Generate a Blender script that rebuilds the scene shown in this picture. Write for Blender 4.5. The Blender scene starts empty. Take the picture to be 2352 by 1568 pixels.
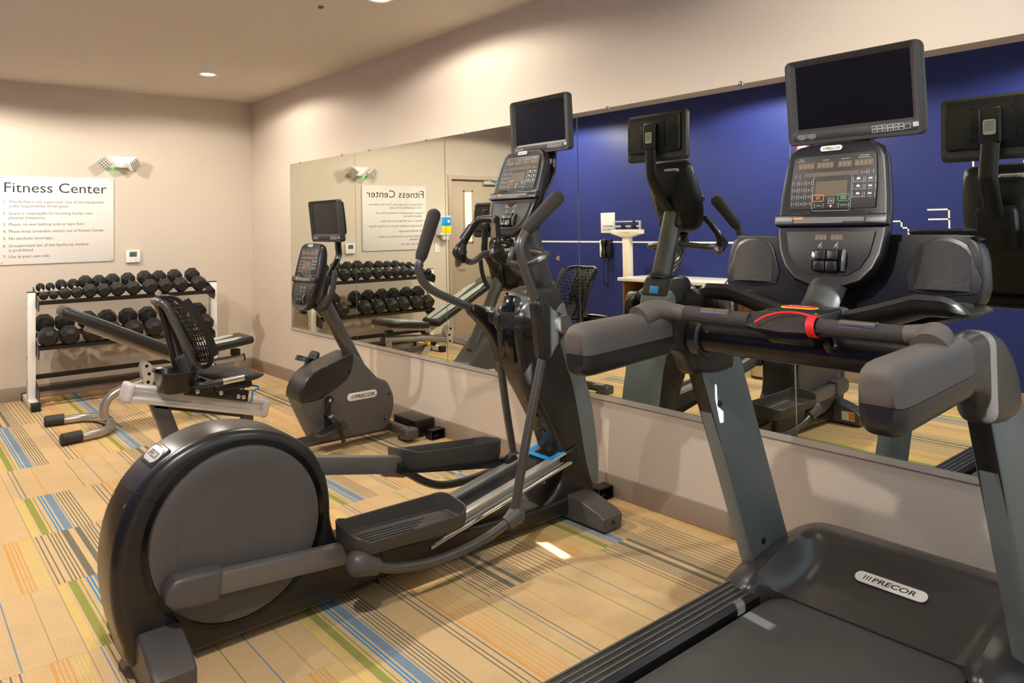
import bpy, bmesh, math, random
from mathutils import Vector, Matrix
random.seed(7)
SC = bpy.context.scene
COL = SC.collection

# ------------------------------------------------------------------ camera
FPX, CYPX = 1714.97, 481.02
CAM = Vector((-2.8874, -7.5488, 1.3978))
Fw = Vector((0.64495796, 0.76387728, 0.02281962))
Rt = Vector((0.76421533, -0.64474776, -0.01659088))
Up = Vector((-0.0020395, -0.02813952, 0.99960192))
cd = bpy.data.cameras.new('camera'); cam = bpy.data.objects.new('camera', cd); COL.objects.link(cam)
cd.sensor_width = 36.0; cd.sensor_fit = 'HORIZONTAL'; cd.lens = FPX / 2352 * 36
cd.shift_y = -(784 - CYPX) / 2352
cd.clip_start = 0.02
M = Matrix(((Rt.x, Up.x, -Fw.x, CAM.x), (Rt.y, Up.y, -Fw.y, CAM.y), (Rt.z, Up.z, -Fw.z, CAM.z), (0, 0, 0, 1)))
cam.matrix_world = M
SC.camera = cam

# ------------------------------------------------------------------ world, sun, exposure
W = bpy.data.worlds.new('sky'); SC.world = W; W.use_nodes = True
bg = W.node_tree.nodes['Background']; bg.inputs[0].default_value = (0.62, 0.78, 1.0, 1); bg.inputs[1].default_value = 1.6
sl = bpy.data.lights.new('sun', 'SUN'); sun = bpy.data.objects.new('sun', sl); COL.objects.link(sun)
sl.energy = 20.0; sl.angle = 0.006; sl.color = (0.93, 1.0, 0.97)
sd = Vector((0.142, 1.0, -0.50)).normalized()
sun.rotation_euler = sd.to_track_quat('-Z', 'Y').to_euler(); sun.location = (-1.5, -14, 6)
SC.view_settings.view_transform = 'Standard'; SC.view_settings.look = 'None'
SC.view_settings.gamma = 1.0; SC.view_settings.use_curve_mapping = False
SC.view_settings.exposure = 0.62
CAN_W = 64.0           # watts of one ceiling spot

# ------------------------------------------------------------------ materials
def s2l(c):
    return tuple((x / 255 / 12.92) if x / 255 <= 0.04045 else ((x / 255 + 0.055) / 1.055) ** 2.4 for x in c)
MATS = {}
def mat(name, rgb, rough=0.5, metal=0.0, spec=0.5, noise=None, bump=None, emit=None, coat=0.0, alpha=None, bumpvec='Object'):
    """rgb in sRGB 0-255. noise=(scale, amount) tints the colour; bump=(scale, strength, distance)"""
    if name in MATS: return MATS[name]
    m = bpy.data.materials.new(name); m.use_nodes = True; nt = m.node_tree; N = nt.nodes; L = nt.links
    b = N['Principled BSDF']; c = s2l(rgb)
    b.inputs['Base Color'].default_value = (*c, 1); b.inputs['Roughness'].default_value = rough
    b.inputs['Metallic'].default_value = metal; b.inputs['Specular IOR Level'].default_value = spec
    if coat: b.inputs['Coat Weight'].default_value = coat; b.inputs['Coat Roughness'].default_value = 0.15
    tc = N.new('ShaderNodeTexCoord')
    if noise:
        t = N.new('ShaderNodeTexNoise'); t.inputs['Scale'].default_value = noise[0]; t.inputs['Detail'].default_value = 3
        L.new(tc.outputs[bumpvec], t.inputs['Vector'])
        mx = N.new('ShaderNodeMix'); mx.data_type = 'RGBA'
        a = noise[1]
        mx.inputs[6].default_value = (*[x * (1 - a) for x in c], 1); mx.inputs[7].default_value = (*[min(1, x * (1 + a)) for x in c], 1)
        L.new(t.outputs['Fac'], mx.inputs[0]); L.new(mx.outputs[2], b.inputs['Base Color'])
    if bump:
        t = N.new('ShaderNodeTexNoise'); t.inputs['Scale'].default_value = bump[0]; t.inputs['Detail'].default_value = 4
        L.new(tc.outputs[bumpvec], t.inputs['Vector'])
        bp = N.new('ShaderNodeBump'); bp.inputs['Strength'].default_value = bump[1]; bp.inputs['Distance'].default_value = bump[2]
        L.new(t.outputs['Fac'], bp.inputs['Height']); L.new(bp.outputs[0], b.inputs['Normal'])
    if emit:
        b.inputs['Emission Color'].default_value = (*s2l(emit[0]), 1); b.inputs['Emission Strength'].default_value = emit[1]
    MATS[name] = m; return m

WALL = mat('wall_paint', (208, 195, 178), 0.75, spec=0.25, bump=(190, 0.35, 0.004))
CEIL = mat('ceiling_paint', (212, 203, 190), 0.85, spec=0.2, bump=(60, 0.05, 0.002))
BASEB = mat('baseboard_vinyl', (150, 134, 118), 0.5)
DOORP = mat('door_paint', (172, 154, 132), 0.45)
WHITE = mat('white_plastic', (238, 234, 226), 0.4)
SIGNW = mat('sign_white', (228, 222, 215), 0.35)
INK = mat('ink_dark', (38, 40, 44), 0.6)
INKG = mat('ink_grey', (70, 66, 62), 0.6)
BLACKP = mat('black_plastic', (22, 21, 21), 0.30, bump=(900, 0.15, 0.0006))
BLACKG = mat('black_gloss', (12, 12, 13), 0.12)
BLACKR = mat('black_rubber', (44, 41, 40), 0.55, bump=(500, 0.2, 0.001))
CHAR = mat('charcoal_plastic', (50, 47, 46), 0.30, spec=0.5, bump=(1200, 0.12, 0.0004))
CHARD = mat('charcoal_dark', (34, 32, 31), 0.29, bump=(1200, 0.12, 0.0004))
GREYP = mat('grey_plastic', (80, 77, 76), 0.38)
GREYM = mat('grey_metallic', (112, 108, 105), 0.38, metal=0.35)
GUN = mat('gunmetal_paint', (94, 91, 89), 0.30, metal=0.5)
TVB = mat('bezel_black', (44, 42, 40), 0.5, bump=(1200, 0.12, 0.0004))
STEELB = mat('steel_blue_grey', (114, 123, 126), 0.36, metal=0.25)
SILVER = mat('silver_paint', (176, 170, 162), 0.30, metal=0.7)
ALU = mat('brushed_aluminium', (206, 202, 195), 0.32, metal=0.45)
CHROME = mat('chrome', (225, 222, 218), 0.10, metal=1.0)
GRIPR = mat('grip_rubber', (84, 76, 71), 0.62, bump=(900, 0.25, 0.0008))
FOAM = mat('foam_grip', (48, 43, 41), 0.75, bump=(1500, 0.5, 0.001))
BADGE = mat('badge_silver', (226, 222, 214), 0.35, metal=0.25)
SCREEN = mat('screen_black', (16, 14, 15), 0.2, spec=0.22)
LEDB = mat('led_window', (98, 84, 68), 0.4)
PANELB = mat('panel_black', (36, 34, 33), 0.5)
LEGEND = mat('legend_white', (205, 203, 200), 0.5)
BLUEA = mat('accent_blue', (22, 148, 222), 0.4)
REDM = mat('red_plastic', (224, 30, 34), 0.45)
YELM = mat('yellow_plastic', (248, 214, 28), 0.45)
ORGM = mat('orange_print', (238, 140, 40), 0.5)
GRNM = mat('green_print', (32, 178, 96), 0.5)
VINYL = mat('black_vinyl', (30, 28, 28), 0.38, bump=(300, 0.15, 0.001))
VINYLG = mat('grey_vinyl', (176, 182, 172), 0.45)
HEXR = mat('hex_rubber', (30, 29, 28), 0.5, bump=(700, 0.12, 0.0006))
RACKW = mat('rack_white', (240, 234, 226), 0.35)
RACKB = mat('rack_black', (26, 25, 24), 0.4)
BELT = mat('belt_rubber', (62, 60, 58), 0.62, noise=(900, 0.35), bump=(1200, 0.4, 0.0008))
MESHM = mat('pocket_mesh', (50, 47, 45), 0.42, metal=0.3, bump=(420, 0.9, 0.002))
WOODM = None

def wood():
    m = bpy.data.materials.new('walnut_laminate'); m.use_nodes = True; nt = m.node_tree; N = nt.nodes; L = nt.links
    b = N['Principled BSDF']; b.inputs['Roughness'].default_value = 0.45
    tc = N.new('ShaderNodeTexCoord'); mp = N.new('ShaderNodeMapping'); mp.inputs['Scale'].default_value = (22, 22, 1.2)
    t = N.new('ShaderNodeTexNoise'); t.inputs['Scale'].default_value = 1.6; t.inputs['Detail'].default_value = 6
    r = N.new('ShaderNodeValToRGB'); r.color_ramp.elements[0].position = 0.3; r.color_ramp.elements[0].color = (*s2l((88, 56, 32)), 1)
    r.color_ramp.elements[1].position = 0.7; r.color_ramp.elements[1].color = (*s2l((146, 100, 60)), 1)
    L.new(tc.outputs['Object'], mp.inputs[0]); L.new(mp.outputs[0], t.inputs['Vector']); L.new(t.outputs['Fac'], r.inputs[0]); L.new(r.outputs[0], b.inputs['Base Color'])
    return m
WOODM = wood()

def carpet(name, rgb):
    """looped-pile carpet: fine ribs along y plus flecks"""
    m = bpy.data.materials.new(name); m.use_nodes = True; nt = m.node_tree; N = nt.nodes; L = nt.links
    b = N['Principled BSDF']; b.inputs['Roughness'].default_value = 0.95; b.inputs['Specular IOR Level'].default_value = 0.1
    tc = N.new('ShaderNodeTexCoord'); g = N.new('ShaderNodeNewGeometry')
    wv = N.new('ShaderNodeTexWave'); wv.wave_type = 'BANDS'; wv.bands_direction = 'X'; wv.inputs['Scale'].default_value = 55
    wv.inputs['Distortion'].default_value = 0.6; wv.inputs['Detail'].default_value = 1; wv.inputs['Detail Scale'].default_value = 12
    L.new(g.outputs['Position'], wv.inputs['Vector'])
    n = N.new('ShaderNodeTexNoise'); n.inputs['Scale'].default_value = 320; n.inputs['Detail'].default_value = 2; L.new(g.outputs['Position'], n.inputs['Vector'])
    n2 = N.new('ShaderNodeTexNoise'); n2.inputs['Scale'].default_value = 9; n2.inputs['Detail'].default_value = 3; L.new(g.outputs['Position'], n2.inputs['Vector'])
    ad = N.new('ShaderNodeMath'); ad.operation = 'MULTIPLY_ADD'; ad.inputs[1].default_value = 0.55
    L.new(wv.outputs['Fac'], ad.inputs[0]); L.new(n.outputs['Fac'], ad.inputs[2])
    ad2 = N.new('ShaderNodeMath'); ad2.operation = 'MULTIPLY_ADD'; ad2.inputs[1].default_value = 0.35; L.new(n2.outputs['Fac'], ad2.inputs[0]); L.new(ad.outputs[0], ad2.inputs[2])
    r = N.new('ShaderNodeValToRGB'); c = s2l(rgb)
    r.color_ramp.elements[0].position = 0.35; r.color_ramp.elements[0].color = (*[x * 0.66 for x in c], 1)
    r.color_ramp.elements[1].position = 1.15 if False else 1.0; r.color_ramp.elements[1].color = (*[min(1, x * 1.18) for x in c], 1)
    L.new(ad2.outputs[0], r.inputs[0]); L.new(r.outputs[0], b.inputs['Base Color'])
    bp = N.new('ShaderNodeBump'); bp.inputs['Strength'].default_value = 0.5; bp.inputs['Distance'].default_value = 0.003
    L.new(ad.outputs[0], bp.inputs['Height']); L.new(bp.outputs[0], b.inputs['Normal'])
    return m
CARP = {'b': carpet('carpet_beige', (204, 174, 130)), 'y': carpet('carpet_yellow', (212, 185, 108)), 'g': carpet('carpet_green', (146, 146, 76)),
        'u': carpet('carpet_blue', (74, 140, 186)), 's': carpet('carpet_slate_blue', (118, 140, 158)), 'k': carpet('carpet_grey', (116, 112, 98)),
        'o': carpet('carpet_orange', (208, 154, 88)), 'q': carpet('carpet_sand', (205, 171, 115)), 'n': carpet('carpet_brown', (150, 118, 72))}
CKEYS = list(CARP)

def blue_wall():
    m = bpy.data.materials.new('blue_wallcovering'); m.use_nodes = True; nt = m.node_tree; N = nt.nodes; L = nt.links
    b = N['Principled BSDF']; b.inputs['Roughness'].default_value = 0.45; b.inputs['Specular IOR Level'].default_value = 0.25
    tc = N.new('ShaderNodeTexCoord'); mp = N.new('ShaderNodeMapping'); mp.inputs['Scale'].default_value = (1, 3, 160)
    t = N.new('ShaderNodeTexNoise'); t.inputs['Scale'].default_value = 2.0; L.new(tc.outputs['Object'], mp.inputs[0]); L.new(mp.outputs[0], t.inputs['Vector'])
    r = N.new('ShaderNodeValToRGB'); r.color_ramp.elements[0].color = (*s2l((34, 42, 102)), 1); r.color_ramp.elements[1].color = (*s2l((46, 57, 124)), 1)
    L.new(t.outputs['Fac'], r.inputs[0]); L.new(r.outputs[0], b.inputs['Base Color'])
    return m
BLUEW = blue_wall()
MIRR = mat('mirror_silver', (228, 231, 220), 0.0, metal=1.0)
GLASSW = mat('wired_glass', (225, 232, 205), 0.25, emit=((236, 238, 205), 0.55))  # pane given its own glow in place of corridor light behind it
LENS = mat('lamp_lens', (255, 250, 240), 0.4, emit=((255, 238, 214), 40.0))
LEDG = mat('green_led', (30, 220, 90), 0.4, emit=((20, 235, 90), 6.0))
SHEER = None

# ------------------------------------------------------------------ mesh building
def cat(pts, n):
    """Catmull-Rom resample of a 3-D polyline"""
    P = [Vector(p) for p in pts]
    if n < 2 or len(P) < 3: return P
    out = []
    for i in range(len(P) - 1):
        p0 = P[max(i - 1, 0)]; p1 = P[i]; p2 = P[i + 1]; p3 = P[min(i + 2, len(P) - 1)]
        for k in range(n):
            t = k / n
            out.append(0.5 * ((2 * p1) + (-p0 + p2) * t + (2 * p0 - 5 * p1 + 4 * p2 - p3) * t * t + (-p0 + 3 * p1 - 3 * p2 + p3) * t ** 3))
    out.append(P[-1]); return out
def cat2(pts, n, closed=True):
    P = [Vector((p[0], p[1], 0)) for p in pts]; N_ = len(P); out = []
    for i in range(N_):
        p0, p1, p2, p3 = P[(i - 1) % N_], P[i], P[(i + 1) % N_], P[(i + 2) % N_]
        for k in range(n):
            t = k / n
            q = 0.5 * ((2 * p1) + (-p0 + p2) * t + (2 * p0 - 5 * p1 + 4 * p2 - p3) * t * t + (-p0 + 3 * p1 - 3 * p2 + p3) * t ** 3)
            out.append((q.x, q.y))
    return out
def rrect(w, h, r, n=4, cx=0, cy=0):
    out = []; r = min(r, w / 2 - 1e-5, h / 2 - 1e-5)
    for (sx, sy, a0) in ((1, 1, 0), (-1, 1, 90), (-1, -1, 180), (1, -1, 270)):
        for k in range(n + 1):
            a = math.radians(a0 + 90 * k / n)
            out.append((cx + sx * (w / 2 - r) + r * math.cos(a), cy + sy * (h / 2 - r) + r * math.sin(a)))
    return out
X_, Y_, Z_ = Vector((1, 0, 0)), Vector((0, 1, 0)), Vector((0, 0, 1))
FCACHE = {}
class MB:
    def __init__(s): s.v = []; s.f = []; s.m = []
    def add(s, vs, fs, mi=0):
        b = len(s.v); s.v += [tuple(v) for v in vs]; s.f += [tuple(i + b for i in f) for f in fs]; s.m += [mi] * len(fs); return s
    def bm(s, bm, mi=0):
        bm.verts.index_update(); s.add([v.co[:] for v in bm.verts], [[v.index for v in f.verts] for f in bm.faces], mi); bm.free(); return s
    def obox(s, c, X, Y, Z, hx, hy, hz, b=0, seg=2, mi=0):
        bm = bmesh.new(); bmesh.ops.create_cube(bm, size=2)
        for v in bm.verts: v.co = Vector((v.co.x * hx, v.co.y * hy, v.co.z * hz))
        if b: bmesh.ops.bevel(bm, geom=bm.edges[:], offset=min(b, hx * .95, hy * .95, hz * .95), segments=seg, profile=0.5, affect='EDGES')
        c = Vector(c); X = Vector(X); Y = Vector(Y); Z = Vector(Z)
        for v in bm.verts: v.co = c + X * v.co.x + Y * v.co.y + Z * v.co.z
        return s.bm(bm, mi)
    def box(s, x0, x1, y0, y1, z0, z1, b=0, seg=2, mi=0):
        return s.obox(((x0 + x1) / 2, (y0 + y1) / 2, (z0 + z1) / 2), X_, Y_, Z_, abs(x1 - x0) / 2, abs(y1 - y0) / 2, abs(z1 - z0) / 2, b, seg, mi)
    def bar(s, p, q, w, h, up=Z_, b=0, mi=0):
        """rectangular bar from p to q, w across, h along up"""
        p = Vector(p); q = Vector(q); d = (q - p); L = d.length; d.normalize(); side = d.cross(Vector(up)).normalized(); u = side.cross(d)
        return s.obox((p + q) / 2, d, side, u, L / 2, w / 2, h / 2, b, 2, mi)
    def prism(s, pts, O, U, V, N, d0, d1, bev=0, seg=2, mi=0):
        """polygon (u,v) extruded along N from d0 to d1; rims rounded"""
        O = Vector(O); U = Vector(U); V = Vector(V); N = Vector(N)
        bm = bmesh.new()
        a = [bm.verts.new(O + U * p[0] + V * p[1] + N * d0) for p in pts]; b = [bm.verts.new(O + U * p[0] + V * p[1] + N * d1) for p in pts]
        n = len(pts); f0 = bm.faces.new(a[::-1]); f1 = bm.faces.new(b)
        for i in range(n): bm.faces.new((a[i], a[(i + 1) % n], b[(i + 1) % n], b[i]))
        bmesh.ops.recalc_face_normals(bm, faces=bm.faces[:])
        if bev: bmesh.ops.bevel(bm, geom=list(f0.edges) + list(f1.edges), offset=bev, segments=seg, profile=0.5, affect='EDGES', clamp_overlap=True)
        return s.bm(bm, mi)
    def prismy(s, pts, y0, y1, bev=0, seg=2, mi=0):      # (x,z) polygon
        return s.prism(pts, (0, 0, 0), X_, Z_, Y_, y0, y1, bev, seg, mi)
    def prismx(s, pts, x0, x1, bev=0, seg=2, mi=0):      # (y,z) polygon
        return s.prism(pts, (0, 0, 0), Y_, Z_, X_, x0, x1, bev, seg, mi)
    def prismz(s, pts, z0, z1, bev=0, seg=2, mi=0):      # (x,y) polygon
        return s.prism(pts, (0, 0, 0), X_, Y_, Z_, z0, z1, bev, seg, mi)
    def rings(s, R, closed=True, cap=True, mi=0):
        n = len(R[0]); vs = [p for r in R for p in r]; fs = []
        for i in range(len(R) - 1):
            for k in range(n if closed else n - 1):
                k2 = (k + 1) % n; fs.append((i * n + k, i * n + k2, (i + 1) * n + k2, (i + 1) * n + k))
        if cap and closed: fs.append(tuple(range(n))[::-1]); fs.append(tuple((len(R) - 1) * n + k for k in range(n)))
        return s.add(vs, fs, mi)
    def tube(s, pts, r, seg=12, sm=0, cap=True, dome=False, up=Y_, prof=None, mi=0):
        """swept tube; r scalar or per-point list; prof = (a,b) makes the section an ellipse a*r along `up`"""
        P = cat(pts, sm) if sm else [Vector(p) for p in pts]; n = len(P)
        if isinstance(r, (list, tuple)):
            rr = []
            for i in range(n):
                t = i / (n - 1) * (len(r) - 1); k = min(int(t), len(r) - 2); rr.append(r[k] + (r[k + 1] - r[k]) * (t - k))
        else: rr = [r] * n
        T = [(P[min(i + 1, n - 1)] - P[max(i - 1, 0)]).normalized() for i in range(n)]
        u = Vector(up); u = u - T[0] * u.dot(T[0])
        if u.length < 1e-4: u = X_ - T[0] * T[0].x
        if u.length < 1e-4: u = Z_ - T[0] * T[0].z
        u.normalize(); R = []
        def ring(p, t, u, r_):
            w = t.cross(u); a, b = prof or (1, 1)
            return [p + u * (math.cos(2 * math.pi * k / seg) * r_ * a) + w * (math.sin(2 * math.pi * k / seg) * r_ * b) for k in range(seg)]
        for i in range(n):
            u = u - T[i] * u.dot(T[i]); u.normalize()
            if i == 0 and dome:
                for a in (75, 50, 25): R.append(ring(P[0] - T[0] * rr[0] * math.sin(math.radians(a)), T[0], u, rr[0] * math.cos(math.radians(a))))
            R.append(ring(P[i], T[i], u, rr[i]))
            if i == n - 1 and dome:
                for a in (25, 50, 75): R.append(ring(P[i] + T[i] * rr[i] * math.sin(math.radians(a)), T[i], u, rr[i] * math.cos(math.radians(a))))
        return s.rings(R, True, cap, mi)
    def lathe(s, prof, O, A, seg=24, mi=0, cap=True):
        """prof [(radius, along)] around axis A at O"""
        O = Vector(O); A = Vector(A).normalized(); u = A.orthogonal().normalized(); w = A.cross(u)
        R = [[O + A * t + (u * math.cos(2 * math.pi * k / seg) + w * math.sin(2 * math.pi * k / seg)) * max(r, 1e-5) for k in range(seg)] for r, t in prof]
        return s.rings(R, True, cap, mi)
    def ball(s, c, rx, ry, rz, seg=16, mi=0):
        R = []
        for i in range(9):
            a = math.pi * (i / 8 - .5); R.append([(c[0] + rx * math.cos(a) * math.cos(2 * math.pi * k / seg), c[1] + ry * math.cos(a) * math.sin(2 * math.pi * k / seg), c[2] + rz * math.sin(a)) for k in range(seg)])
        R[0] = [(c[0] + (p[0] - c[0]) * 1e-3, c[1], c[2] - rz) for p in R[1]]; R[-1] = [(c[0] + (p[0] - c[0]) * 1e-3, c[1], c[2] + rz) for p in R[-2]]
        return s.rings(R, True, True, mi)
    def text(s, body, size, O, U, V, align='LEFT', shear=0.0, bold=0.0, ext=0.0, sx=1.0, mi=0):
        key = (body, size, align, shear, bold)
        if key not in FCACHE:
            c = bpy.data.curves.new('t', 'FONT'); c.body = body; c.size = size; c.align_x = align; c.shear = shear; c.offset = bold; c.resolution_u = 3
            o = bpy.data.objects.new('t', c); COL.objects.link(o)
            dg = bpy.context.evaluated_depsgraph_get(); me = bpy.data.meshes.new_from_object(o.evaluated_get(dg))
            FCACHE[key] = ([v.co[:] for v in me.vertices], [tuple(p.vertices) for p in me.polygons])
            bpy.data.objects.remove(o); bpy.data.curves.remove(c); bpy.data.meshes.remove(me)
        vs, fs = FCACHE[key]; O = Vector(O); U = Vector(U).normalized(); V = Vector(V).normalized()
        return s.add([O + U * (v[0] * sx) + V * v[1] for v in vs], fs, mi)
    def build(s, name, mats, parent=None, ang=35, smooth=True, stuff=False):
        org = Vector((0, 0, 0)); q = parent
        while q is not None: org += q.location; q = q.parent
        me = bpy.data.meshes.new(name); me.from_pydata([Vector(v) - org for v in s.v], [], s.f)
        mats = mats if isinstance(mats, (list, tuple)) else [mats]
        for m in mats: me.materials.append(m)
        if len(mats) > 1: me.polygons.foreach_set('material_index', s.m)
        bm = bmesh.new(); bm.from_mesh(me); bmesh.ops.recalc_face_normals(bm, faces=bm.faces[:]) if len(s.f) > 1 and not getattr(s, 'keepn', False) else None
        bm.to_mesh(me); bm.free()
        if smooth:
            me.polygons.foreach_set('use_smooth', [True] * len(me.polygons)); me.set_sharp_from_angle(angle=math.radians(ang))
        me.update()
        o = bpy.data.objects.new(name, me); COL.objects.link(o); o.parent = parent
        if stuff: o['kind'] = 'stuff'
        return o
def thing(name, label, category, loc, group=None):
    o = bpy.data.objects.new(name, None); COL.objects.link(o); o.location = loc; o.empty_display_size = 0.1
    o['label'] = label; o['category'] = category
    if group: o['group'] = group
    return o
def tag(o, label, category, group=None):
    o['label'] = label; o['category'] = category
    if group: o['group'] = group
    return o
def recenter(o, loc):
    """move a parentless mesh's origin to loc without moving the mesh"""
    loc = Vector(loc)
    for v in o.data.vertices: v.co -= loc
    o.location = loc; return o
def struct(o): o['kind'] = 'structure'; return o
def copytree(o, parent, dloc=None):
    c = o.copy(); COL.objects.link(c); c.parent = parent
    if dloc is not None: c.location = dloc
    for ch in [x for x in o.children]: copytree(ch, c)
    return c

# ================================================================== THE ROOM
XB, YF, H = -3.54, -7.75, 2.7
def quadtile(seq, w):
    """strips across a carpet tile: seq of (start, width, key), rest beige"""
    cuts = [];
    for a, b, k in sorted(seq):
        if a < w: cuts.append((a, min(a + b, w), k))
    out = []; x = 0
    for a, b, k in cuts:
        if a > x: out.append((x, a, 'b'))
        a = max(a, x)
        if b > a: out.append((a, b, k)); x = b
    if x < w: out.append((x, w, 'b'))
    return out
L_ = .0055
PAT = {
 'A': [(.004, .007, 'y'), (.013, .007, 'y'), (.022, .007, 'y'), (.042, .030, 'g'), (.082, .005, 'g'), (.104, .007, 'u'), (.117, .008, 'u'),
       (.133, .034, 's'), (.173, .005, 's')] + [(.188 + .0145 * i, L_, 'k') for i in range(5)] + [(.36, L_, 'k'), (.378, L_, 'k'), (.405, L_, 'k'), (.424, .012, 'o')]
      + [(.442 + .0105 * i, .0045, 'q' if i % 2 else 'o') for i in range(9)] + [(.572, .004, 'y'), (.582, .005, 'g')],
 'B': [(.035, .005, 's'), (.056, .005, 'k'), (.148, .006, 'o'), (.33, .005, 'g'), (.42, .005, 's'), (.52, .002, 'n')],
 'C': [(.012, L_, 'k'), (.032, L_, 'k')] + [(.058 + .014 * i, L_, 'k') for i in range(4)] + [(.116, .028, 'k'), (.17, .024, 'k')]
      + [(.202 + .013 * i, L_, 'k') for i in range(4)] + [(.262 + .0125 * i, .0055, 'k' if i % 2 == 0 else 'q') for i in range(14)]
      + [(.446 + .009 * i, .004, 'q') for i in range(5)] + [(.495, .012, 'o'), (.515, .006, 'o'), (.529, .006, 'o'), (.543, .006, 'o'), (.557, .006, 'y'), (.569, .006, 'y'), (.581, .006, 'y'), (.593, .006, 'y')],
 'D': [(.25, .003, 'n')]}
def tilemesh(key, w, d):
    mb = MB(); t = .006; g = .0006
    for a, b, k in quadtile(PAT[key], w):
        x0 = max(a, g); x1 = min(b, w - g)
        mb.add([(x0, -g, 0), (x1, -g, 0), (x1, -d + g, 0), (x0, -d + g, 0)], [(0, 3, 2, 1)], CKEYS.index(k))
    mb.add([(g, -g, 0), (w - g, -g, 0), (w - g, -d + g, 0), (g, -d + g, 0), (g, -g, -t), (w - g, -g, -t), (w - g, -d + g, -t), (g, -d + g, -t)],
           [(0, 1, 5, 4), (1, 2, 6, 5), (2, 3, 7, 6), (3, 0, 4, 7), (4, 5, 6, 7)], 0)
    me = bpy.data.meshes.new('carpet_tile'); me.from_pydata(mb.v, [], mb.f)
    for k in CKEYS: me.materials.append(CARP[k])
    me.polygons.foreach_set('material_index', mb.m); me.update(); return me
floor = struct(MB().box(XB - .12, .12, YF - .12, .12, -.15, -.006).build('floor', mat('concrete_slab', (120, 110, 98), .8)))
P_ = .6165
TAB = {(0, -5): 'A', (1, -5): 'C', (2, -5): 'A', (1, -4): 'C', (2, -4): 'A', (3, -4): 'B', (0, -4): 'C', (1, -3): 'A', (2, -3): 'C', (3, -3): 'A', (0, -3): 'A',
       (1, -2): 'A', (2, -2): 'A', (3, -2): 'C', (0, -2): 'C', (1, -1): 'B', (2, -1): 'C', (3, -1): 'A', (0, -1): 'D', (1, 0): 'A', (2, 0): 'A', (3, 0): 'B', (0, 0): 'D',
       (1, 1): 'C', (2, 1): 'A', (3, 1): 'A', (0, 1): 'C', (1, 2): 'A', (2, 2): 'C', (3, 2): 'B', (0, 2): 'B', (1, 3): 'B', (2, 3): 'A', (3, 3): 'C', (4, 3): 'A', (0, 3): 'C',
       (1, 4): 'C', (2, 4): 'A', (3, 4): 'B', (4, 4): 'C', (0, 4): 'A', (2, 5): 'C', (3, 5): 'A', (4, 5): 'A'}
rt = random.Random(3); TM = {}
def tile_at(key, x, y, w, d):
    k = (key, round(w, 3), round(d, 3))
    if k not in TM: TM[k] = tilemesh(key, w, d)
    o = bpy.data.objects.new('carpet_tile', TM[k]); COL.objects.link(o); o.parent = floor; o.location = (x, y, 0)
for r in range(-5, 9):
    y1 = -2.83 - P_ * r; y0 = y1 - P_
    y1 = min(y1, 0); y0 = max(y0, YF)
    if y1 - y0 < .02: continue
    for c in range(-2, 5):
        x0 = -2.356 + .6085 * (c - 1) + 0.0; x1 = x0 + .6085
        x0 = max(x0, XB); x1 = min(x1, 0)
        if x1 - x0 < .02: continue
        key = TAB.get((c, r)) or rt.choice('AABCCB')
        tile_at(key, x0, y1, x1 - x0, y1 - y0)

struct(MB().box(XB - .12, .12, YF - .12, .12, H, H + .12).build('ceiling', CEIL))
struct(MB().box(0, .12, YF - .12, .12, 0, H).build('wall_right', WALL))
wl = struct(MB().box(XB - .12, XB, YF - .12, .12, 0, H).build('wall_left', BLUEW))
DX0, DX1, DZ = -3.47, -2.515, 2.0
struct(MB().prismy([(XB, 0), (DX0, 0), (DX0, DZ), (DX1, DZ), (DX1, 0), (0, 0), (0, H), (XB, H)], 0, .12).build('wall_back', WALL))
# front wall (behind the photographer) with a curtained window
WX0, WX1, WZ0, WZ1 = -2.2, -.12, .89, 2.66
wf = MB(); wf.box(XB, WX0, YF - .12, YF, 0, H); wf.box(WX1, 0, YF - .12, YF, 0, H); wf.box(WX0, WX1, YF - .12, YF, 0, WZ0); wf.box(WX0, WX1, YF - .12, YF, WZ1, H); wf.box(WX0, WX1, YF - .12, YF, 1.05, 1.25)  # last box: unseen bar across the window, added to block part of the sun
struct(wf.build('wall_front', WALL))
wn = MB(); wn.box(WX0, WX1, YF - .10, YF - .06, WZ0, WZ0 + .04); wn.box(WX0, WX1, YF - .10, YF - .06, WZ1 - .03, WZ1); wn.box(WX0, WX0 + .04, YF - .10, YF - .06, WZ0, WZ1); wn.box(WX1 - .04, WX1, YF - .10, YF - .06, WZ0, WZ1)
struct(wn.build('window_1', GREYP))
def sheer():
    m = bpy.data.materials.new('curtain_cloth'); m.use_nodes = True; nt = m.node_tree; N = nt.nodes; L = nt.links
    N.remove(N['Principled BSDF']); out = N['Material Output']
    d = N.new('ShaderNodeBsdfDiffuse'); d.inputs[0].default_value = (*s2l((190, 195, 200)), 1)
    t = N.new('ShaderNodeBsdfTranslucent'); t.inputs[0].default_value = (*s2l((186, 205, 222)), 1)
    mx = N.new('ShaderNodeMixShader'); mx.inputs[0].default_value = 0.20
    L.new(d.outputs[0], mx.inputs[1]); L.new(t.outputs[0], mx.inputs[2]); L.new(mx.outputs[0], out.inputs[0])
    return m
SHEER = sheer()
SLX = -.368 + .142 * (YF + .06 + 3.06)
def curtain(x0, x1, z0, z1, y, label):
    n = int((x1 - x0) / .025); vs = []; fs = []
    for i in range(n + 1):
        x = x0 + (x1 - x0) * i / n; yy = y + .02 * math.sin(i * 1.1)
        vs += [(x, yy, z0), (x, yy, z1)]
    for i in range(n): fs.append((2 * i, 2 * i + 2, 2 * i + 3, 2 * i + 1))
    o = MB().add(vs, fs).build('curtain', SHEER); tag(o, label, 'curtain', 'curtains at the window'); return recenter(o, ((x0 + x1) / 2, y, z0))
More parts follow.
